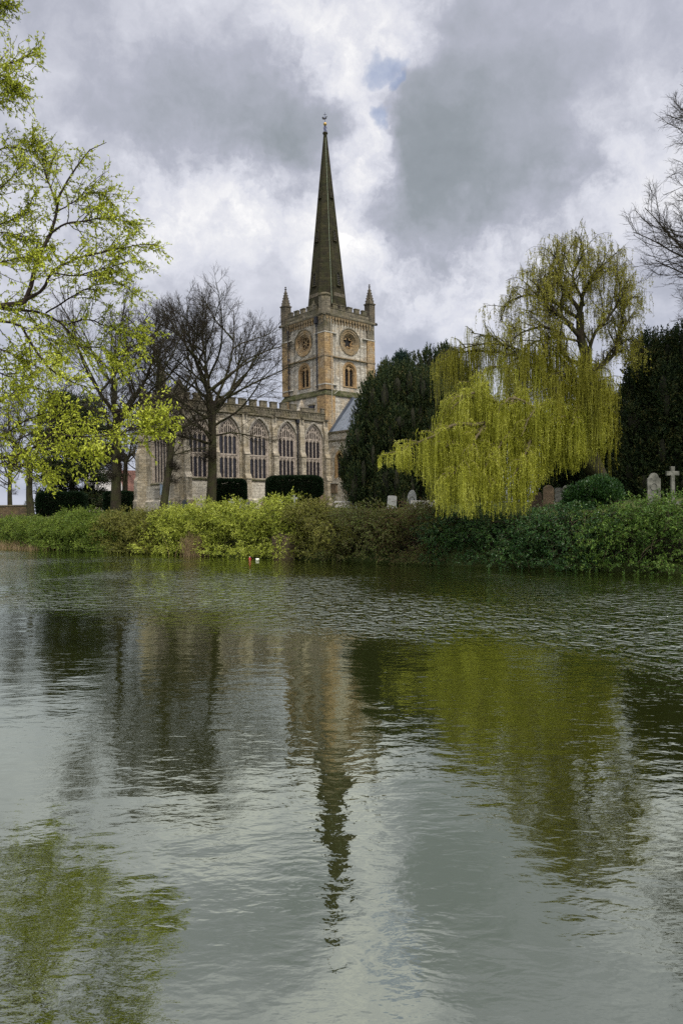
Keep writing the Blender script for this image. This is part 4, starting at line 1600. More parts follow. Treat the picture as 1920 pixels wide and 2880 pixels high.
def build_willow():
    rng = np.random.default_rng(77)
    bx, by = P(1700, 1400, 46).x, 46.0
    bz = gz(bx, by) - .2
    root = empty('weeping_willow', (bx, by, bz), 0, 'big weeping willow with yellow green curtains drooping over the riverside hedge', 'tree')
    O = np.array([bx, by, bz])
    wood, pale, lv, lv2 = Geo(), Geo(), Geo(), Geo()

    def pl(pts, N=16):
        return polyline_resample([np.array(P(*p)) - O for p in pts], N)
    trunk = pl([(1712, 1420, 46), (1690, 1360, 46), (1655, 1270, 46), (1632, 1180, 46), (1640, 1090, 46), (1650, 1020, 46), (1632, 950, 46), (1630, 880, 46)], 22)
    wood.tubes(trunk[None], np.interp(np.linspace(0, 1, 22), [0, .1, .4, 1], [.8, .55, .42, .22])[None], 12)
    second = pl([(1675, 1330, 46), (1600, 1250, 45.2), (1540, 1215, 44.5)], 10)
    wood.tubes(second[None], np.linspace(.5, .28, 10)[None], 10)
    # upper crown limbs: (polyline, r0)
    up = [
        [(1630, 880, 46), (1640, 830, 46), (1665, 790, 46), (1690, 750, 46), (1720, 725, 46)],
        [(1630, 880, 46), (1610, 840, 46.5), (1585, 800, 46.5), (1580, 750, 46.3), (1590, 700, 46)],
        [(1632, 950, 46), (1590, 905, 45.5), (1550, 870, 45.2), (1520, 820, 45), (1495, 790, 45)],
        [(1610, 915, 45.8), (1560, 880, 46.5), (1530, 850, 47), (1560, 790, 47), (1545, 740, 47)],
        [(1650, 1030, 46), (1600, 1010, 45.3), (1570, 970, 45), (1565, 930, 44.8), (1530, 915, 44.6), (1480, 925, 44.5), (1440, 960, 44.4)],
        [(1645, 1050, 46), (1690, 1025, 46.5), (1725, 1000, 46.8), (1740, 970, 47), (1765, 950, 47.2), (1790, 960, 47.3)],
        [(1725, 1000, 46.8), (1740, 940, 46.5), (1750, 880, 46.2), (1740, 830, 46)],
        [(1650, 1010, 46), (1670, 940, 45.5), (1710, 890, 45.2), (1735, 830, 45), (1730, 770, 45)],
        [(1630, 900, 46), (1560, 850, 47), (1480, 830, 47.5), (1430, 850, 47.8), (1405, 900, 48)],
        [(1640, 860, 46), (1620, 780, 45), (1640, 730, 44.7), (1650, 700, 44.5)],
        [(1640, 1100, 46), (1570, 1050, 46.8), (1500, 1000, 47.5), (1430, 970, 48), (1350, 965, 48.3), (1290, 985, 48.5)],
        [(1640, 1120, 46), (1540, 1060, 47), (1450, 1000, 48), (1390, 950, 48.6), (1330, 940, 49)],
        [(1450, 1000, 48), (1350, 980, 48.3), (1270, 985, 48.6), (1230, 1020, 48.8)],
        [(1640, 1080, 46), (1660, 1072, 45.6), (1675, 1075, 45.2), (1690, 1095, 45)],
        [(1640, 1060, 46), (1635, 1010, 44.8), (1650, 1000, 44.3), (1665, 1040, 44)],
        [(1640, 1100, 46), (1605, 1040, 44.5), (1580, 1060, 44), (1560, 1100, 44)],
        [(1640, 1090, 46), (1580, 1010, 45), (1500, 1010, 44.6), (1450, 1060, 44.4)],
        [(1630, 960, 46), (1560, 950, 45), (1500, 970, 44.6), (1465, 1010, 44.5)],
        [(1640, 1120, 46), (1650, 1090, 44.6), (1660, 1110, 44), (1670, 1150, 44)],
    ]
    UP = np.array([pl(p, 14) for p in up])
    UP[:, 2:] += np.cumsum(rng.normal(0, .035, (len(up), 12, 3)), axis=1)
    r0 = np.array([.2, .2, .22, .16, .24, .26, .16, .18, .17, .15, .19, .18, .12, .14, .1, .1, .14, .12, .09])
    RU = taper(r0 * .72, np.full(len(up), .03), 14)
    wood.tubes(UP, RU, 8)
    # airy upper crown
    pos, d, rd, L, t = spawn(rng, UP[:10], RU[:10], 15, .15, 1.0, .85, .25)
    ln = (1.0 + 1.6 * (1.1 - t)) * rng.uniform(.6, 1.2, len(pos))
    d[:, 2] += .45
    b2 = grow(rng, pos, d, ln, 8, .16, .06, .22)
    rb2 = taper(np.minimum(rd * .6, .06), np.full(len(pos), .014), 8)
    wood.tubes(b2, rb2, 5)
    pos, d, rd, L, t = spawn(rng, b2, rb2, 7, .15, 1.0, .8, .25)
    d[:, 2] += .25
    ln = rng.uniform(.45, 1.2, len(pos))
    b3 = grow(rng, pos, d, ln, 5, .18, .02, .35)
    wood.tubes(b3, taper(np.full(len(pos), .012), np.full(len(pos), .006), 5), 3)
    pos, d, rd, L, t = spawn(rng, b3, taper(np.full(len(b3), .017), np.full(len(b3), .008), 5), 3, .3, 1.0, .7, .3)
    Ls = rng.gamma(2.2, .26, len(pos)) + .2
    hs = strands(rng, pos, Ls, 5, .1)
    pale.tubes(hs, taper(np.full(len(pos), .008), np.full(len(pos), .005), 5), 3)
    strand_leaves(rng, lv2, hs, 14, .14, .036)
    # denser olive mass at the back left, and the thin curtain at right
    pos, d, rd, L, t = spawn(rng, UP[10:], RU[10:], 20, .2, 1.0, .8, .25)
    d[:, 2] += .3
    b2 = grow(rng, pos, d, rng.uniform(.6, 1.9, len(pos)), 8, .15, .05, .3)
    wood.tubes(b2, taper(np.full(len(pos), .045), np.full(len(pos), .012), 8), 4)
    pos, d, rd, L, t = spawn(rng, b2, taper(np.full(len(b2), .045), np.full(len(b2), .012), 8), 14, .1, 1.0, .8, .3)
    Ls = rng.gamma(4, .42, len(pos)) + .4
    hs = strands(rng, pos + rng.normal(0, .08, pos.shape), Ls, 6, .06)
    lv2.tubes(hs, taper(np.full(len(hs), .012), np.full(len(hs), .009), 6), 3)
    strand_leaves(rng, lv2, hs, 20, .12, .026)
    pale.tubes(hs[::3], taper(np.full(len(hs[::3]), .009), np.full(len(hs[::3]), .005), 6), 3)
    # drooping front mass: boughs that arch out and down
    lo = [
        [(1560, 1215, 44.6), (1470, 1180, 43.5), (1370, 1190, 42), (1290, 1225, 41), (1230, 1260, 40.4)],
        [(1560, 1215, 44.6), (1450, 1160, 43), (1375, 1100, 42), (1330, 1095, 41.4), (1280, 1140, 41)],
        [(1470, 1180, 43.5), (1390, 1180, 42.5), (1370, 1130, 42), (1345, 1085, 41.7)],
        [(1470, 1180, 43.5), (1360, 1130, 42.6), (1290, 1120, 42), (1250, 1180, 41.5), (1215, 1240, 41)],
        [(1370, 1190, 42), (1290, 1200, 41), (1210, 1235, 40.5), (1150, 1255, 40.3), (1105, 1275, 40.2)],
        [(1560, 1215, 44.6), (1500, 1150, 43), (1440, 1120, 42.2), (1400, 1160, 41.5)],
        [(1640, 1190, 45.5), (1580, 1150, 44.2), (1520, 1140, 43.2), (1480, 1180, 42.4), (1460, 1230, 42)],
        [(1640, 1190, 45.5), (1600, 1170, 44.2), (1560, 1185, 43.5), (1520, 1230, 43)],
        [(1640, 1150, 45.8), (1620, 1160, 44.6), (1600, 1195, 44), (1590, 1230, 43.6)],
        [(1370, 1190, 42), (1340, 1230, 41), (1310, 1290, 40.2), (1270, 1340, 39.8)],
        [(1470, 1180, 43.5), (1430, 1220, 42), (1390, 1280, 41), (1360, 1340, 40.3)],
        [(1500, 1190, 44), (1490, 1240, 42.5), (1465, 1290, 41.5), (1440, 1330, 40.8)],
        [(1470, 1180, 43.5), (1420, 1160, 44), (1350, 1150, 44.5), (1290, 1190, 44.5), (1240, 1260, 44.3)],
        [(1430, 1140, 43), (1460, 1090, 44.5), (1420, 1040, 45.5), (1370, 1050, 46), (1310, 1080, 46)],
        [(1640, 1120, 46), (1590, 1080, 45), (1530, 1070, 44.5), (1480, 1090, 44), (1430, 1130, 43.7)],
        [(1640, 1150, 45.6), (1650, 1120, 44.5), (1660, 1140, 43.9), (1668, 1190, 43.6)],
        [(1640, 1160, 45.6), (1630, 1140, 44.5), (1615, 1170, 43.9), (1610, 1210, 43.6)],
    ]
    LO = np.array([pl(p, 14) for p in lo])
    LO[:, 2:] += np.cumsum(rng.normal(0, .04, (len(lo), 12, 3)), axis=1)
    RL = taper(np.array([.26, .2, .12, .15, .12, .15, .17, .13, .12, .1, .12, .12, .13, .12, .14, .1, .1]), np.full(len(lo), .028), 14)
    pale.tubes(LO, RL, 7)
    pos, d, rd, L, t = spawn(rng, LO, RL, 18, .12, 1.0, .8, .3)
    d[:, 2] += .25
    b2 = grow(rng, pos, d, rng.uniform(.5, 1.5, len(pos)), 8, .17, .06, .42)
    pale.tubes(b2, taper(np.full(len(pos), .026), np.full(len(pos), .010), 8), 4)
    pos, d, rd, L, t = spawn(rng, b2, taper(np.full(len(b2), .026), np.full(len(b2), .01), 8), 14, .08, 1.0, .8, .3)
    Ls = rng.gamma(4.5, .40, len(pos)) + .4
    # strands never reach below the crest of the hedge
    zlim = np.interp(pos[:, 0] + bx, [PX(1090, 41), PX(1180, 41), PX(1225, 41), PX(1470, 42), PX(1500, 42), PX(1720, 43)],
                     [hgt(1320, 41), hgt(1350, 41), hgt(1452, 41), hgt(1458, 42), hgt(1390, 42), hgt(1290, 43)]) - bz
    Ls = np.minimum(Ls, np.maximum(.35, (pos[:, 2] - zlim) * rng.uniform(.75, 1.05, len(pos))))
    hs = strands(rng, pos + rng.normal(0, .10, pos.shape), Ls, 7, .13)
    lv.tubes(hs, taper(np.full(len(hs), .013), np.full(len(hs), .010), 7), 3)
    strand_leaves(rng, lv, hs, 24, .12, .026)
    pale.tubes(hs[::4], taper(np.full(len(hs[::4]), .008), np.full(len(hs[::4]), .005), 7), 3)
    strand_leaves(rng, lv, b2, 60, .13, .034)
    # skirts: long strands from the ends of the low boughs
    pos, d, rd, L, t = spawn(rng, LO[[0, 1, 3, 9, 10, 11, 12, 5]], RL[[0, 1, 3, 9, 10, 11, 12, 5]], 80, .3, 1.0, .9, .3)
    pos = pos + rng.normal(0, .12, pos.shape) + np.repeat(rng.normal(0, .3, (len(pos) // 8, 3)), 8, 0)
    zlim = np.interp(pos[:, 0] + bx, [PX(1090, 41), PX(1180, 41), PX(1225, 41), PX(1470, 42), PX(1500, 42), PX(1720, 43)],
                     [hgt(1320, 41), hgt(1350, 41), hgt(1455, 41), hgt(1465, 42), hgt(1390, 42), hgt(1290, 43)]) - bz
    Ls = np.maximum(.4, (pos[:, 2] - zlim) * rng.uniform(.45, 1.05, len(pos)))
    hs = strands(rng, pos, Ls, 8, .09)
    lv.tubes(hs, taper(np.full(len(hs), .013), np.full(len(hs), .010), 8), 3)
    strand_leaves(rng, lv, hs, 34, .12, .026)
    wood.build('trunk', M['barkdark'], root)
    pale.build('branches', M['barkwillow'], root)
    lv.build('curtain', M['leaf_willow'], root, False)
    lv2.build('crown', M['leaf_willow2'], root, False)


build_willow()


# ------------------------------------------------------------------ riverside shrubs
def at_bank(px, back=0.0):
    """point on the far waterline seen at px, moved back into the land"""
    # solve X/Y = k on the bank line
    k = (px - 960) / FPX
    # X = 16 - .747 s, Y = 35 + .664 s
    s = (16 - k * 35) / (.747 + k * .664)
    p = B0 + E1 * s + E2 * back
    return p


def shrub(name, px0, px1, py_top, mat, label, seed, depth=2.6, K=1.0, leaf=.12, twigs='brambletwig', tw=.35, core='corelite', flop=.2, hang=.35, cat='shrub', top_mat=None, back=.55, group='shrubs along the river bank'):
    rng = np.random.default_rng(seed)
    a, b = at_bank(px0, back), at_bank(px1, back)
    c = (a + b) / 2
    Lw = np.linalg.norm(b - a)
    u = (b - a) / Lw
    nrmv = E2
    zb = .1
    Y = c[1]
    H = hgt(py_top, Y, (px0 + px1) / 2) - zb
    root = empty(name, (c[0], c[1], zb), 0, label, cat, group)
    # lumps: crest lumps plus lower face lumps
    lumps = []
    nl = max(5, int(Lw * 1.5))
    for i in range(nl):
        s = (i + rng.uniform(.1, .9)) / nl - .5
        edge = 1 - .28 * (abs(s) * 2) ** 3
        h = H * edge * rng.uniform(.80, 1.07)
        o = u * s * Lw
        for q in range(2):                      # crest, some of it leaning out over the water
            r = rng.uniform(.45, .95)
            f = rng.uniform(-.9, 1.3)
            hh = h * (1 if f > -.2 else rng.uniform(.72, .92))
            j = u * rng.normal(0, .4)
            lumps.append((o[0] + j[0] + E2[0] * f, o[1] + j[1] + E2[1] * f, hh - r * .6, r * 1.25, r * 1.25, r * .6))
        r = rng.uniform(.6, 1.1)
        f = rng.uniform(.1, .9)
        lumps.append((o[0] + E2[0] * f, o[1] + E2[1] * f, h * rng.uniform(.5, .66), r * 1.1, r * .95, h * .2))
        r = rng.uniform(.4, .9)
        f = rng.uniform(-.9, .4)
        lumps.append((o[0] + E2[0] * f, o[1] + E2[1] * f, h * rng.uniform(.1, .5), r * 1.1, r * .9, r * .5))
        if rng.random() < .5:
            r = rng.uniform(.4, .8)
            f = rng.uniform(-1.2, -.6)
            lumps.append((o[0] + E2[0] * f, o[1] + E2[1] * f, rng.uniform(.15, .5), r * 1.1, r * .8, r * .5))
    for i in range(nl):                          # dense middle
        s = (i + .5) / nl - .5
        o = u * s * Lw
        lumps.append((o[0] + E2[0] * 1.1, o[1] + E2[1] * 1.1, H * .42, .9, .9, H * .42))
    lumps = np.array(lumps)
    K_ = int(Lw * H * 150 * K)
    ar = lumps[:, 3] * lumps[:, 5]
    ar[-nl:] *= .22
    pk = rng.choice(len(lumps), K_, p=ar / ar.sum())
    n = nrm(rng.normal(0, 1, (K_, 3)))
    pos = lumps[pk, :3] + n * lumps[pk, 3:6] * rng.uniform(.82, 1.08, K_)[:, None]
    keep = pos[:, 2] > .03
    pos, n = pos[keep], n[keep]
    # sprays: a short twig bearing leaves, mostly level
    d = n * np.array([1, 1, .5]) + rng.normal(0, .35, n.shape)
    d[:, 2] += flop
    ln = rng.uniform(.25, .6, len(pos)) * (leaf / .12)
    tw_ = grow(rng, pos, d, ln, 4, .12, 0, hang)
    g = Geo()
    per = 9
    t = rng.random((len(pos), per)).ravel() * 2.99
    pi = np.repeat(np.arange(len(pos)), per)
    i = t.astype(int)
    w = (t - i)[:, None]
    lp = tw_[pi, i] * (1 - w) + tw_[pi, i + 1] * w
    ax = nrm(tw_[pi, 3] - tw_[pi, 0]) * .6 + rng.normal(0, .6, (len(lp), 3))
    V, F = leaf_quads(rng, lp, ax, np.full(len(lp), leaf), np.full(len(lp), leaf * .55), .9)
    g.add(V, F)
    g.build('foliage', M[mat], root, False)
    st = Geo()
    k2 = rng.random(len(pos)) < tw
    if k2.any(): st.tubes(tw_[k2], taper(np.full(k2.sum(), .011), np.full(k2.sum(), .006), 4), 3)
    # a few arching canes
    nc = int(Lw * 12)
    s = rng.uniform(-.5, .5, nc)
    sp = np.stack([u[0] * s * Lw + E2[0] * .6, u[1] * s * Lw + E2[1] * .6, rng.uniform(.1, .75, nc) * H], 1)
    dd = rng.normal(0, .7, (nc, 3))
    dd[:, :2] -= E2 * .7
    dd[:, 2] = np.abs(dd[:, 2]) + .3
    cn = grow(rng, sp, dd, rng.uniform(.9, 2.3, nc), 8, .12, 0, .35)
    st.tubes(cn, taper(np.full(nc, .018), np.full(nc, .007), 8), 4)
    st.build('stems', M[twigs], root)
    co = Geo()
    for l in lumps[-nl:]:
        co.add(*blob(rng, l[:3], l[3:6] * .78))  # added dark bodies that stop the shrub being seen through
    co.build('dark_core', M[core], root)
    return root


SH = [
    ('bramble_bush', -60, 135, 1458, 'leaf_green', 'low green and brown bramble at the far left of the bank', dict(K=.9, leaf=.14, tw=.5)),
    ('shrub', 100, 330, 1437, 'leaf_green', 'large rounded mid green shrub on the left bank below the boundary wall', dict(leaf=.14)),
    ('shrub', 280, 440, 1434, 'leaf_olive', 'olive green shrub below the two left tree trunks', dict(leaf=.14)),
    ('shrub', 400, 520, 1426, 'leaf_lime', 'bright green shrub below the leaning tree trunk', dict(leaf=.13)),
    ('shrub', 470, 600, 1416, 'leaf_lime', 'lime shrub just left of the brown reeds', dict(leaf=.13)),
    ('shrub', 570, 720, 1410, 'leaf_lime', 'lime shrub just right of the brown reeds', dict(leaf=.13)),
    ('shrub', 690, 830, 1405, 'leaf_lime', 'yellow green shrub above the red float, below the wide clipped hedge', dict(leaf=.125, tw=.5)),
    ('shrub', 800, 950, 1402, 'leaf_olive', 'yellowish shrub with dark branches below the transept', dict(leaf=.12, tw=.6)),
    ('bramble_bush', 920, 1080, 1410, 'leaf_mixed', 'thin leaved bramble with bare stems below the yew', dict(K=.8, leaf=.115, twigs='brambletwig', tw=1.0, core='core')),
    ('bramble_bush', 1050, 1240, 1404, 'leaf_mixed', 'reddish brown twiggy bramble below the white oval headstone', dict(K=.65, leaf=.11, twigs='barkred', tw=1.0, core='core')),
    ('ivy_bush', 1190, 1470, 1430, 'leaf_dark', 'dark ivy covered shrub under the willow curtain', dict(leaf=.115, core='core')),
    ('ivy_bush', 1430, 1680, 1404, 'leaf_dark', 'dark green leafy shrub below the willow trunk', dict(leaf=.12, core='core', hang=.5)),
    ('ivy_bush', 1630, 1960, 1382, 'leaf_deep', 'big green shrub at the right edge below the tall headstones', dict(leaf=.12, core='core', hang=.5, K=.9)),
]
for i, (nm, a, b, top, mt, lb, kw) in enumerate(SH):
    shrub(nm, a, b, top, mt, lb, 100 + i, **kw)


def reed_tuft(px, h, n, label, seed, spread=.7):
    rng = np.random.default_rng(seed)
    p = at_bank(px, -.75)
    root = empty('reed_tuft', (p[0], p[1], -.1), 0, label, 'reeds', 'dry reed tufts at the water')
    s = rng.normal(0, spread, (n, 3)) * np.array([1, .5, 0])
    d = rng.normal(0, .18, (n, 3)); d[:, 2] = 1
    bl = grow(rng, s, d, rng.uniform(.5, 1.0, n) * h, 5, .08, 0, .3)
    g = Geo()
    g.tubes(bl, taper(np.full(n, .02), np.full(n, .006), 5), 3)
    g.build('blades', M['reed'], root)


reed_tuft(570, 2.1, 260, 'tall dry brown reed tuft at the waterline between lime shrubs', 1, .55)
reed_tuft(60, 1.2, 240, 'low dry brown reeds at the far left waterline', 2, 1.6)
reed_tuft(130, .8, 160, 'short straw coloured grass on the left bank edge', 3, 1.3)

# retaining wall showing between the shrubs
def bank_wall(px0, px1, label):
    a, b = at_bank(px0, -.35), at_bank(px1, -.35)
    L_ = np.linalg.norm(b - a)
    ang = math.atan2(b[1] - a[1], b[0] - a[0])
    root = empty('river_wall', (a[0], a[1], 0), ang, label, 'wall')
    mb = MB()
    rr = random.Random(4)
    u_ = 0
    n_ = 14
    pts = [(i / n_ * L_, 1.75 + rr.uniform(-.25, .1)) for i in range(n_ + 1)]
    mb.prism([(0, -.8)] + pts + [(L_, -.8)], 0, .6, lambda p, q, t_: (p, t_, q))
    mb.build('stonework', M['oldwall'], root)


bank_wall(774, 822, 'old brown stone river wall showing between the shrubs')

# boundary wall, far left
x0_, x1_ = PX(-60, 100), PX(112, 100)
root = empty('boundary_wall', (x0_, 97, gz((x0_ + x1_) / 2, 98)), R(3), 'old stone boundary wall at far left beyond the bank', 'wall')
MB().box(0, x1_ - x0_, 0, .5, -.5, 1.5).build('stonework', M['oldwall'], root)
MB().box(-.05, x1_ - x0_ + .05, -.08, .58, 1.5, 1.66).build('coping', M['parapet'], root)

# house roofs beyond
x = PX(335, 128)
root = empty('house', (x, 128, 4.1), R(28), 'distant house with pale and red roofs left of the church', 'house')
MB().box(-5, 5, -3.5, 3.5, 0, 3.6).build('wall', M['chancel'], root)
MB().prism([(-3.9, 3.5), (3.9, 3.5), (0, 7.2)], -5.3, 0, lambda p, q, t_: (t_, p, q)).build('roof', M['roofpale'], root)
MB().prism([(-3.9, 3.5), (3.9, 3.5), (0, 7.21)], 0.003, 5.3, lambda p, q, t_: (t_, p, q)).build('roof', M['rooftile'], root)
MB().box(-.5, .5, -.5, .5, 6.5, 8.4).build('chimney', M['rooftile'], root)

# ------------------------------------------------------------------ gravestones and benches
def stone(px, py_top, Y, w, kind, mat, label, tilt=0.0, rz=0.0, th=.14, name='headstone'):
    x = PX(px, Y)
    zb = gz(x, Y) - .3
    H = hgt(py_top, Y, px) - zb
    root = empty(name, (x, Y, zb), R(rz), label, 'gravestone', 'gravestones in the churchyard')
    fn = lambda p, q, t_: (p, t_, q)
    mb = MB()
    h = w / 2
    if kind == 'round':
        mb.prism([(-h, 0), (h, 0), (h, H - h)] + [(h * math.cos(a), H - h + h * math.sin(a)) for a in np.linspace(.2, PI - .2, 9)] + [(-h, H - h)], -th / 2, th / 2, fn)
    elif kind == 'flat':
        mb.prism([(-h, 0), (h, 0), (h, H - .08), (h - .1, H), (-h + .1, H), (-h, H - .08)], -th / 2, th / 2, fn)
    elif kind == 'gothic':
        mb.prism([(-h, 0)] + [(x_, z_) for x_, z_ in arch(h, H - h * 1.3, h * 1.3, 7)] + [(h, 0)], -th / 2, th / 2, fn)
    elif kind == 'shoulder':
        mb.prism([(-h, 0), (h, 0), (h, H - h * .9), (h * .8, H - h * .75)] + [(h * .72 * math.cos(a), H - h * .72 + h * .72 * math.sin(a)) for a in np.linspace(.1, PI - .1, 9)] + [(-h * .8, H - h * .75), (-h, H - h * .9)], -th / 2, th / 2, fn)
    elif kind == 'oval':
        mb.prism([(h * math.cos(a), H * .55 + H * .45 * math.sin(a)) for a in np.linspace(-1.2, PI + 1.2, 22)], -th / 2, th / 2, fn)
    elif kind == 'cross':
        a = w * .16
        cz = H - w * .55
        mb.prism([(-a, 0), (a, 0), (a * .85, cz - a), (h, cz - a * 1.1), (h, cz + a * 1.1), (a * .85, cz + a), (a, H), (-a, H), (-a * .85, cz + a), (-h, cz + a * 1.1), (-h, cz - a * 1.1), (-a * .85, cz - a)], -th / 2, th / 2, fn)
    body = mb.build('slab' if kind != 'cross' else 'shaft', M[mat], root, .015)
    body.rotation_euler = (R(tilt * .5), R(tilt), 0)
    bs = MB().box(-h * 1.25, h * 1.25, -th * 1.4, th * 1.4, 0, .42)
    bs.build('base', M[mat], root, .02)
    if kind == 'shoulder' or kind == 'oval':
        p_ = MB()
        rr_ = h * .5
        p_.bar([(rr_ * math.cos(a), H * .62 + rr_ * 1.1 * math.sin(a)) for a in np.linspace(0, 2 * PI, 18, endpoint=False)], .05, -th / 2 - .03, -th / 2 + .02, fn, True)
        pr = p_.build('carved_panel', M['stonegrey'], root)
        pr.rotation_euler = body.rotation_euler
    if kind == 'cross' and w > .8:
        p_ = MB()
        cz = H - w * .55
        p_.bar([(w * .3 * math.cos(a), cz + w * .3 * math.sin(a)) for a in np.linspace(0, 2 * PI, 20, endpoint=False)], .09, -th * .35, th * .35, fn, True)
        p_.build('ring', M[mat], root)
    return root


stone(480, 1414, 69, .42, 'flat', 'stonedark', 'small dark square headstone beside the leaning tree trunk')
stone(517, 1405, 72, .5, 'gothic', 'stonedark', 'dark pointed headstone against the chancel corner buttress', 4)
stone(546, 1404, 74, .55, 'gothic', 'stonebrown', 'brown pointed headstone below the blocked door', -3)
stone(652, 1403, 72, .6, 'cross', 'stonewhite', 'pale stone cross before the small clipped hedge')
stone(674, 1401, 72, .5, 'round', 'stonegrey', 'leaning grey rounded headstone at the right end of the small clipped hedge', 7)
stone(700, 1409, 71, .9, 'shoulder', 'stonegrey', 'broad grey headstone under the bare chancel wall')
stone(742, 1409, 72, .6, 'gothic', 'stonebrown', 'brown pointed headstone at the left end of the wide clipped hedge', 3)
stone(790, 1402, 70, .38, 'gothic', 'stonegrey', 'slim mossy headstone before the wide clipped hedge')
stone(828, 1391, 70, .62, 'cross', 'stonewhite', 'pale carved cross before the wide clipped hedge')
stone(907, 1392, 76, .7, 'gothic', 'stonebrown', 'brown headstone at the right end of the wide clipped hedge', 3)
stone(984, 1374, 74, .75, 'cross', 'stonebrown', 'tall brown stone cross in front of the transept wall')
stone(998, 1394, 72, .55, 'round', 'stonebrown', 'low dark brown rounded headstone behind the left bench')
stone(1018, 1384, 62, .72, 'shoulder', 'stonewhite', 'white shouldered headstone beside the left bench')
stone(1100, 1394, 57, .7, 'flat', 'stonewhite', 'pale square headstone in the shade under the yew', 4)
stone(1154, 1378, 54, .68, 'oval', 'stonewhite', 'white oval headstone leaning beside the right bench', 5)
stone(1508, 1385, 48, .75, 'flat', 'stonebrown', 'brown square headstone at the edge of the willow curtain', -2)
stone(1542, 1364, 50, .72, 'round', 'stonebrown', 'brown rounded headstone in the shade between willow curtain and trunk')
stone(1570, 1372, 52, .5, 'flat', 'stonegrey', 'narrow grey headstone between two rounded ones under the willow')
stone(1596, 1364, 50, .75, 'round', 'stonegrey', 'grey rounded headstone nearest the willow trunk')
stone(1838, 1330, 44, .78, 'shoulder', 'stonegrey', 'tall pale grey headstone with rounded top at the right edge')
stone(1891, 1312, 43, .72, 'cross', 'stonegrey', 'tall grey cross monument beside the headstone at the right edge', 0, 0, .2)


def bench(px, py_top, Y, rz, label):
    x = PX(px, Y)
    zb = hgt(py_top, Y, px) - .95
    root = empty('bench', (x, Y, zb), R(rz), label, 'bench', 'wooden benches facing the river')
    W = .85
    bk = MB()
    bk.box(-W, W, .22, .27, .86, .95).box(-W, W, .22, .27, .5, .56)
    k = -W + .06
    while k < W - .04:
        bk.box(k, k + .045, .23, .26, .56, .86)
        k += .115
    bk.build('backrest', M['benchwood'], root)
    st = MB()
    for i in range(5):
        st.box(-W, W, -.25 + i * .095, -.18 + i * .095, .42, .45)
    st.build('seat', M['benchwood'], root)
    for sx in (-1, 1):
        MB().box(sx * W - .03, sx * W + .03, -.27, -.21, -.4, .66).build('leg', M['benchwood'], root)
        MB().box(sx * W - .03, sx * W + .03, .21, .275, -.4, .97).build('leg', M['benchwood'], root)
        MB().box(sx * W - .04, sx * W + .04, -.3, .2, .66, .70).build('armrest', M['benchwood'], root)


bench(972, 1409, 61, 12, 'pale wooden bench behind the hedge below the transept')
bench(1192, 1407, 52, 6, 'pale slatted bench beside the white oval headstone')

# ------------------------------------------------------------------ small floating things
p = at_bank(739, -1.3)
root = empty('float', (p[0], p[1], 0), 0, 'small red float with white tip on the water by the bank', 'float')
MB().lathe([(.03, -.05), (.08, -.02), (.10, .02), (.07, .07), (.03, .10), (.028, .11)], 12).build('body', M['red'], root, smooth=True)
MB().lathe([(.029, .105), (.028, .15), (.01, .16)], 10).build('tip', M['white'], root, smooth=True)
p = at_bank(757, -1.2)
root = empty('foam_block', (p[0], p[1], 0), .3, 'white foam block floating on the water beside the red float', 'litter')
MB().box(-.12, .12, -.08, .08, -.04, .05).build('block', M['white'], root, .03)


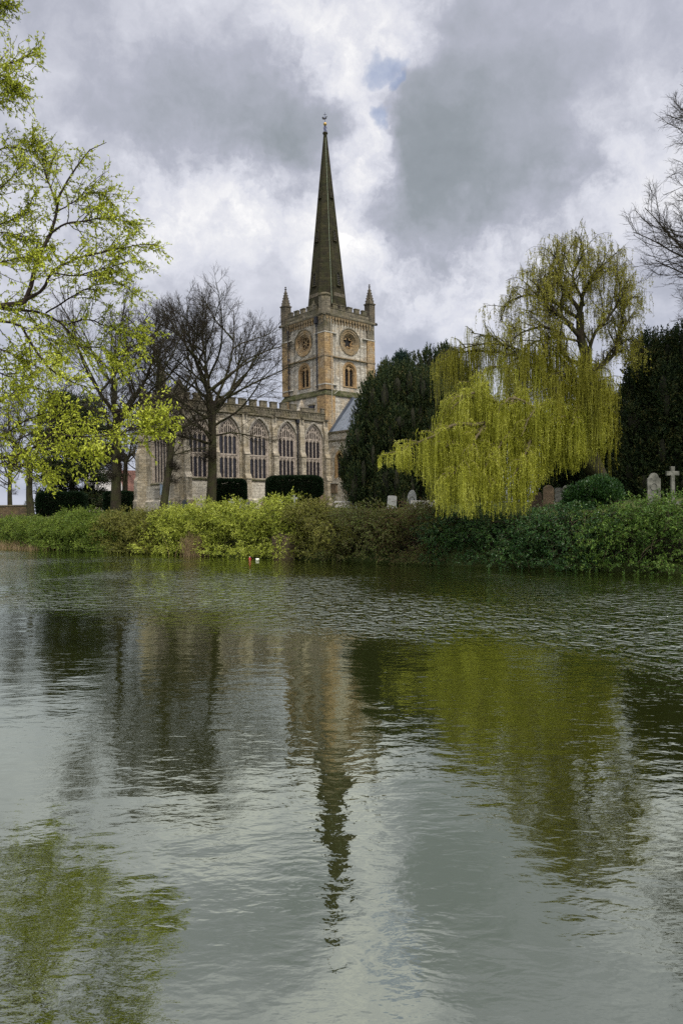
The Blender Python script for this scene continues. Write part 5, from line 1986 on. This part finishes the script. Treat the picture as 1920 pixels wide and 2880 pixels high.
# ------------------------------------------------------------------ near tree on the viewer's bank, with fresh leaves
def build_spring_tree():
    rng = np.random.default_rng(404)
    bx, by = -17.4, 17.2
    DS = 1.8          # the limbs hang this much further out than their listed depths
    bz = gz(bx, by) - .15
    root = empty('spring_tree', (bx, by, bz), 0, 'tall tree with fresh yellow green leaves leaning in over the water from the left', 'tree')
    O = np.array([bx, by, bz])
    wood, twg, lv = Geo(), Geo(), Geo()

    def pl(pts, N=16):
        return polyline_resample([np.array(P(p[0], p[1], p[2] * DS)) - O for p in pts], N)
    trunk = polyline_resample([(0, 0, 0), (.3, 0, 3.0), (.8, .2, 6), (1.0, .4, 10), (.9, .2, 14.5), (1.2, .4, 19)], 20)
    wood.tubes(trunk[None], np.interp(np.linspace(0, 1, 20), [0, .1, .5, 1], [.55, .38, .28, .06])[None], 12)
    mains = [  # polyline px,py,depth ; base radius
        ([(-300, 960, 9.8), (-120, 880, 9.9), (0, 858, 10), (73, 843, 10), (86, 776, 10), (113, 700, 10), (132, 667, 10), (150, 612, 10), (156, 569, 10), (171, 533, 10), (214, 459, 10), (254, 413, 10), (290, 400, 10)], .055),
        ([(73, 843, 10), (122, 815, 9.9), (145, 765, 9.8), (207, 727, 9.7), (306, 700, 9.6), (400, 684, 9.5), (440, 688, 9.4)], .024),
        ([(132, 667, 10), (181, 631, 9.9), (269, 618, 9.8), (320, 616, 9.7), (388, 628, 9.6)], .016),
        ([(156, 566, 10), (140, 514, 10.1), (122, 465, 10.2), (100, 420, 10.3), (95, 372, 10.3)], .013),
        ([(150, 600, 10), (210, 575, 10.1), (255, 545, 10.2), (300, 560, 10.2), (330, 590, 10.3)], .010),
        ([(-200, 800, 10.5), (-60, 852, 10.4), (75, 870, 10.4), (130, 880, 10.4), (184, 914, 10.4), (237, 975, 10.3), (291, 1067, 10.2)], .036),
        ([(-200, 830, 9.2), (0, 900, 9.2), (54, 907, 9.2), (96, 975, 9.2), (145, 1033, 9.1), (214, 1067, 9), (283, 1085, 9)], .028),
        ([(-160, 260, 10), (0, 186, 10), (31, 176, 10), (76, 165, 10), (108, 156, 10)], .013),
        ([(-160, 240, 9.6), (0, 218, 9.6), (40, 235, 9.6), (66, 242, 9.6)], .010),
        ([(-160, 330, 9.8), (-20, 290, 9.8), (40, 275, 9.8), (78, 294, 9.8)], .010),
        ([(-140, 60, 10), (-30, 20, 10), (30, 12, 10)], .009),
        ([(-200, 560, 10.3), (-60, 450, 10.3), (0, 407, 10.3), (46, 405, 10.3), (98, 416, 10.2), (145, 405, 10.2)], .016),
        ([(-200, 640, 9.7), (-60, 560, 9.7), (20, 520, 9.7), (60, 470, 9.7), (50, 420, 9.7)], .018),
        ([(-200, 700, 9.9), (-40, 640, 9.9), (60, 600, 9.9), (90, 560, 9.9), (110, 520, 9.9)], .016),
        ([(-260, 1360, 9.4), (-60, 1300, 9.3), (40, 1285, 9.2), (100, 1262, 9.1), (150, 1222, 9), (215, 1190, 8.9), (268, 1205, 8.8)], .030),
        ([(-60, 1300, 9.3), (60, 1310, 9.1), (120, 1320, 9), (165, 1345, 8.9)], .012),
        ([(-100, 1250, 9.6), (0, 1225, 9.5), (60, 1190, 9.4), (110, 1168, 9.3), (160, 1160, 9.2), (215, 1172, 9.1)], .014),
        ([(100, 1262, 9.1), (170, 1265, 9), (230, 1272, 8.9), (298, 1278, 8.8)], .010),
        ([(150, 1222, 9), (230, 1228, 8.7), (300, 1222, 8.5), (370, 1222, 8.4), (455, 1215, 8.3)], .009),
        ([(340, 1220, 8.45), (385, 1200, 8.4), (440, 1188, 8.3)], .006),
        ([(-100, 1010, 9.8), (0, 1050, 9.7), (80, 1085, 9.6), (140, 1110, 9.5), (170, 1150, 9.4)], .013),
        ([(130, 880, 10.4), (200, 835, 10.2), (270, 800, 10), (335, 795, 9.9), (400, 842, 9.8)], .013),
        ([(184, 914, 10.4), (250, 900, 10.2), (320, 925, 10.1), (380, 940, 10), (432, 957, 9.9)], .013),
        ([(237, 975, 10.3), (290, 985, 10.2), (330, 1015, 10.1), (350, 1042, 10.1)], .009),
        ([(75, 870, 10.4), (120, 930, 10.4), (170, 980, 10.4), (200, 1020, 10.4)], .011),
        ([(145, 765, 9.8), (200, 770, 9.8), (260, 760, 9.7), (330, 745, 9.7), (395, 735, 9.6)], .011),
        ([(-80, 760, 9.5), (0, 740, 9.5), (70, 720, 9.5), (120, 740, 9.4)], .013),
        ([(-60, 960, 9.6), (20, 985, 9.6), (70, 1010, 9.5), (100, 1060, 9.4)], .012),
        ([(-100, 680, 10.2), (0, 660, 10.2), (80, 680, 10.2), (150, 700, 10.1)], .012),
        ([(-200, 1200, 9), (-40, 1150, 9), (20, 1120, 9), (60, 1090, 9)], .014),
    ]
    MP = np.array([pl(m[0], 18) for m in mains])
    MP[:, 1:] += np.cumsum(rng.normal(0, .011, (len(mains), 17, 3)), axis=1)
    MR = taper(np.array([m[1] for m in mains]) * 1.75, np.full(len(mains), .007), 18)
    # tie each limb that starts outside the picture to the trunk
    for m, r in zip(MP, MR):
        if m[0][0] + bx < -.47 * (m[0][1] + by):
            z = max(3.0, m[0][2] - 1.8)
            t0 = trunk[np.argmin(np.abs(trunk[:, 2] - z))]
            wood.tubes(polyline_resample([t0, (t0 + m[0]) / 2 + np.array([0, 0, .15]), m[0]], 8)[None], np.linspace(r[0] * 1.8, r[0], 8)[None], 8)
    for m, r in zip(MP, MR):
        wood.tubes(m[None], r[None], 7)
    # the side of the crown beyond the frame
    k = 80
    a = rng.uniform(-PI, PI, k)
    z = rng.uniform(3.5, 18, k)
    st = np.stack([np.interp(z, trunk[:, 2], trunk[:, 0]), np.interp(z, trunk[:, 2], trunk[:, 1]), z], 1)
    el = rng.uniform(.1, .7, k)
    d = np.stack([np.cos(a) * np.cos(el), np.sin(a) * np.cos(el), np.sin(el)], 1)
    XP = polyset(grow(rng, st, d, rng.uniform(3.5, 8, k), 12, .1, .02, .1), 18)
    # keep this side clear of the view
    XP = np.array([p for p in XP if (p[:, 0] + bx < -.47 * (p[:, 1] + by) - .3).all()])
    XR = taper(np.full(len(XP), .09), np.full(len(XP), .009), 18)
    wood.tubes(XP, XR, 7)
    AP, AR = np.concatenate([MP, XP]), np.concatenate([MR, XR])
    # side shoots, twigs, leaves
    pos, d, rd, L, t = spawn(rng, AP, AR, 26, .2, .94, .80, .25, .8)
    ln = (.24 + .56 * (1.1 - t)) * rng.uniform(.5, 1.7, len(pos))
    d[:, 2] += .12
    b2 = grow(rng, pos, d, ln, 7, .13, .02, .05)
    rb = taper(np.minimum(rd * .6, .012), np.full(len(pos), .0045), 7)
    twg.tubes(b2, rb, 5)
    pos, d, rd, L, t = spawn(rng, b2, rb, 5, .15, 1.0, .75, .25, .7)
    b3 = grow(rng, pos, d, rng.uniform(.1, .42, len(pos)), 4, .15, .0, .06)
    twg.tubes(b3, taper(np.full(len(pos), .0042), np.full(len(pos), .003), 4), 3)
    segs = np.concatenate([b3, polyset(b2, 4)])
    tips = polyset(AP, 36)[:, 24:]
    per = 9
    for (S_, per) in ((b3, 7), (polyset(b2, 4), 9), (polyset(MP, 18)[:, 10:], 60)):
        M_, N = S_.shape[:2]
        t = rng.random((M_, per)).ravel() * (N - 1.001)
        pi = np.repeat(np.arange(M_), per)
        i = t.astype(int)
        w = (t - i)[:, None]
        pos = S_[pi, i] * (1 - w) + S_[pi, i + 1] * w
        ax = nrm(S_[pi, i + 1] - S_[pi, i]) * .7 + rng.normal(0, .55, (len(pos), 3))
        ax[:, 2] -= .25
        V, F = leaf_quads(rng, pos, ax, np.full(len(pos), .082), np.full(len(pos), .038), .7)
        lv.add(V, F)
    wood.build('trunk', M['barkcherry'], root)
    twg.build('twigs', M['barkcherry'], root)
    lv.build('crown', M['leaf_spring'], root, False)


build_spring_tree()
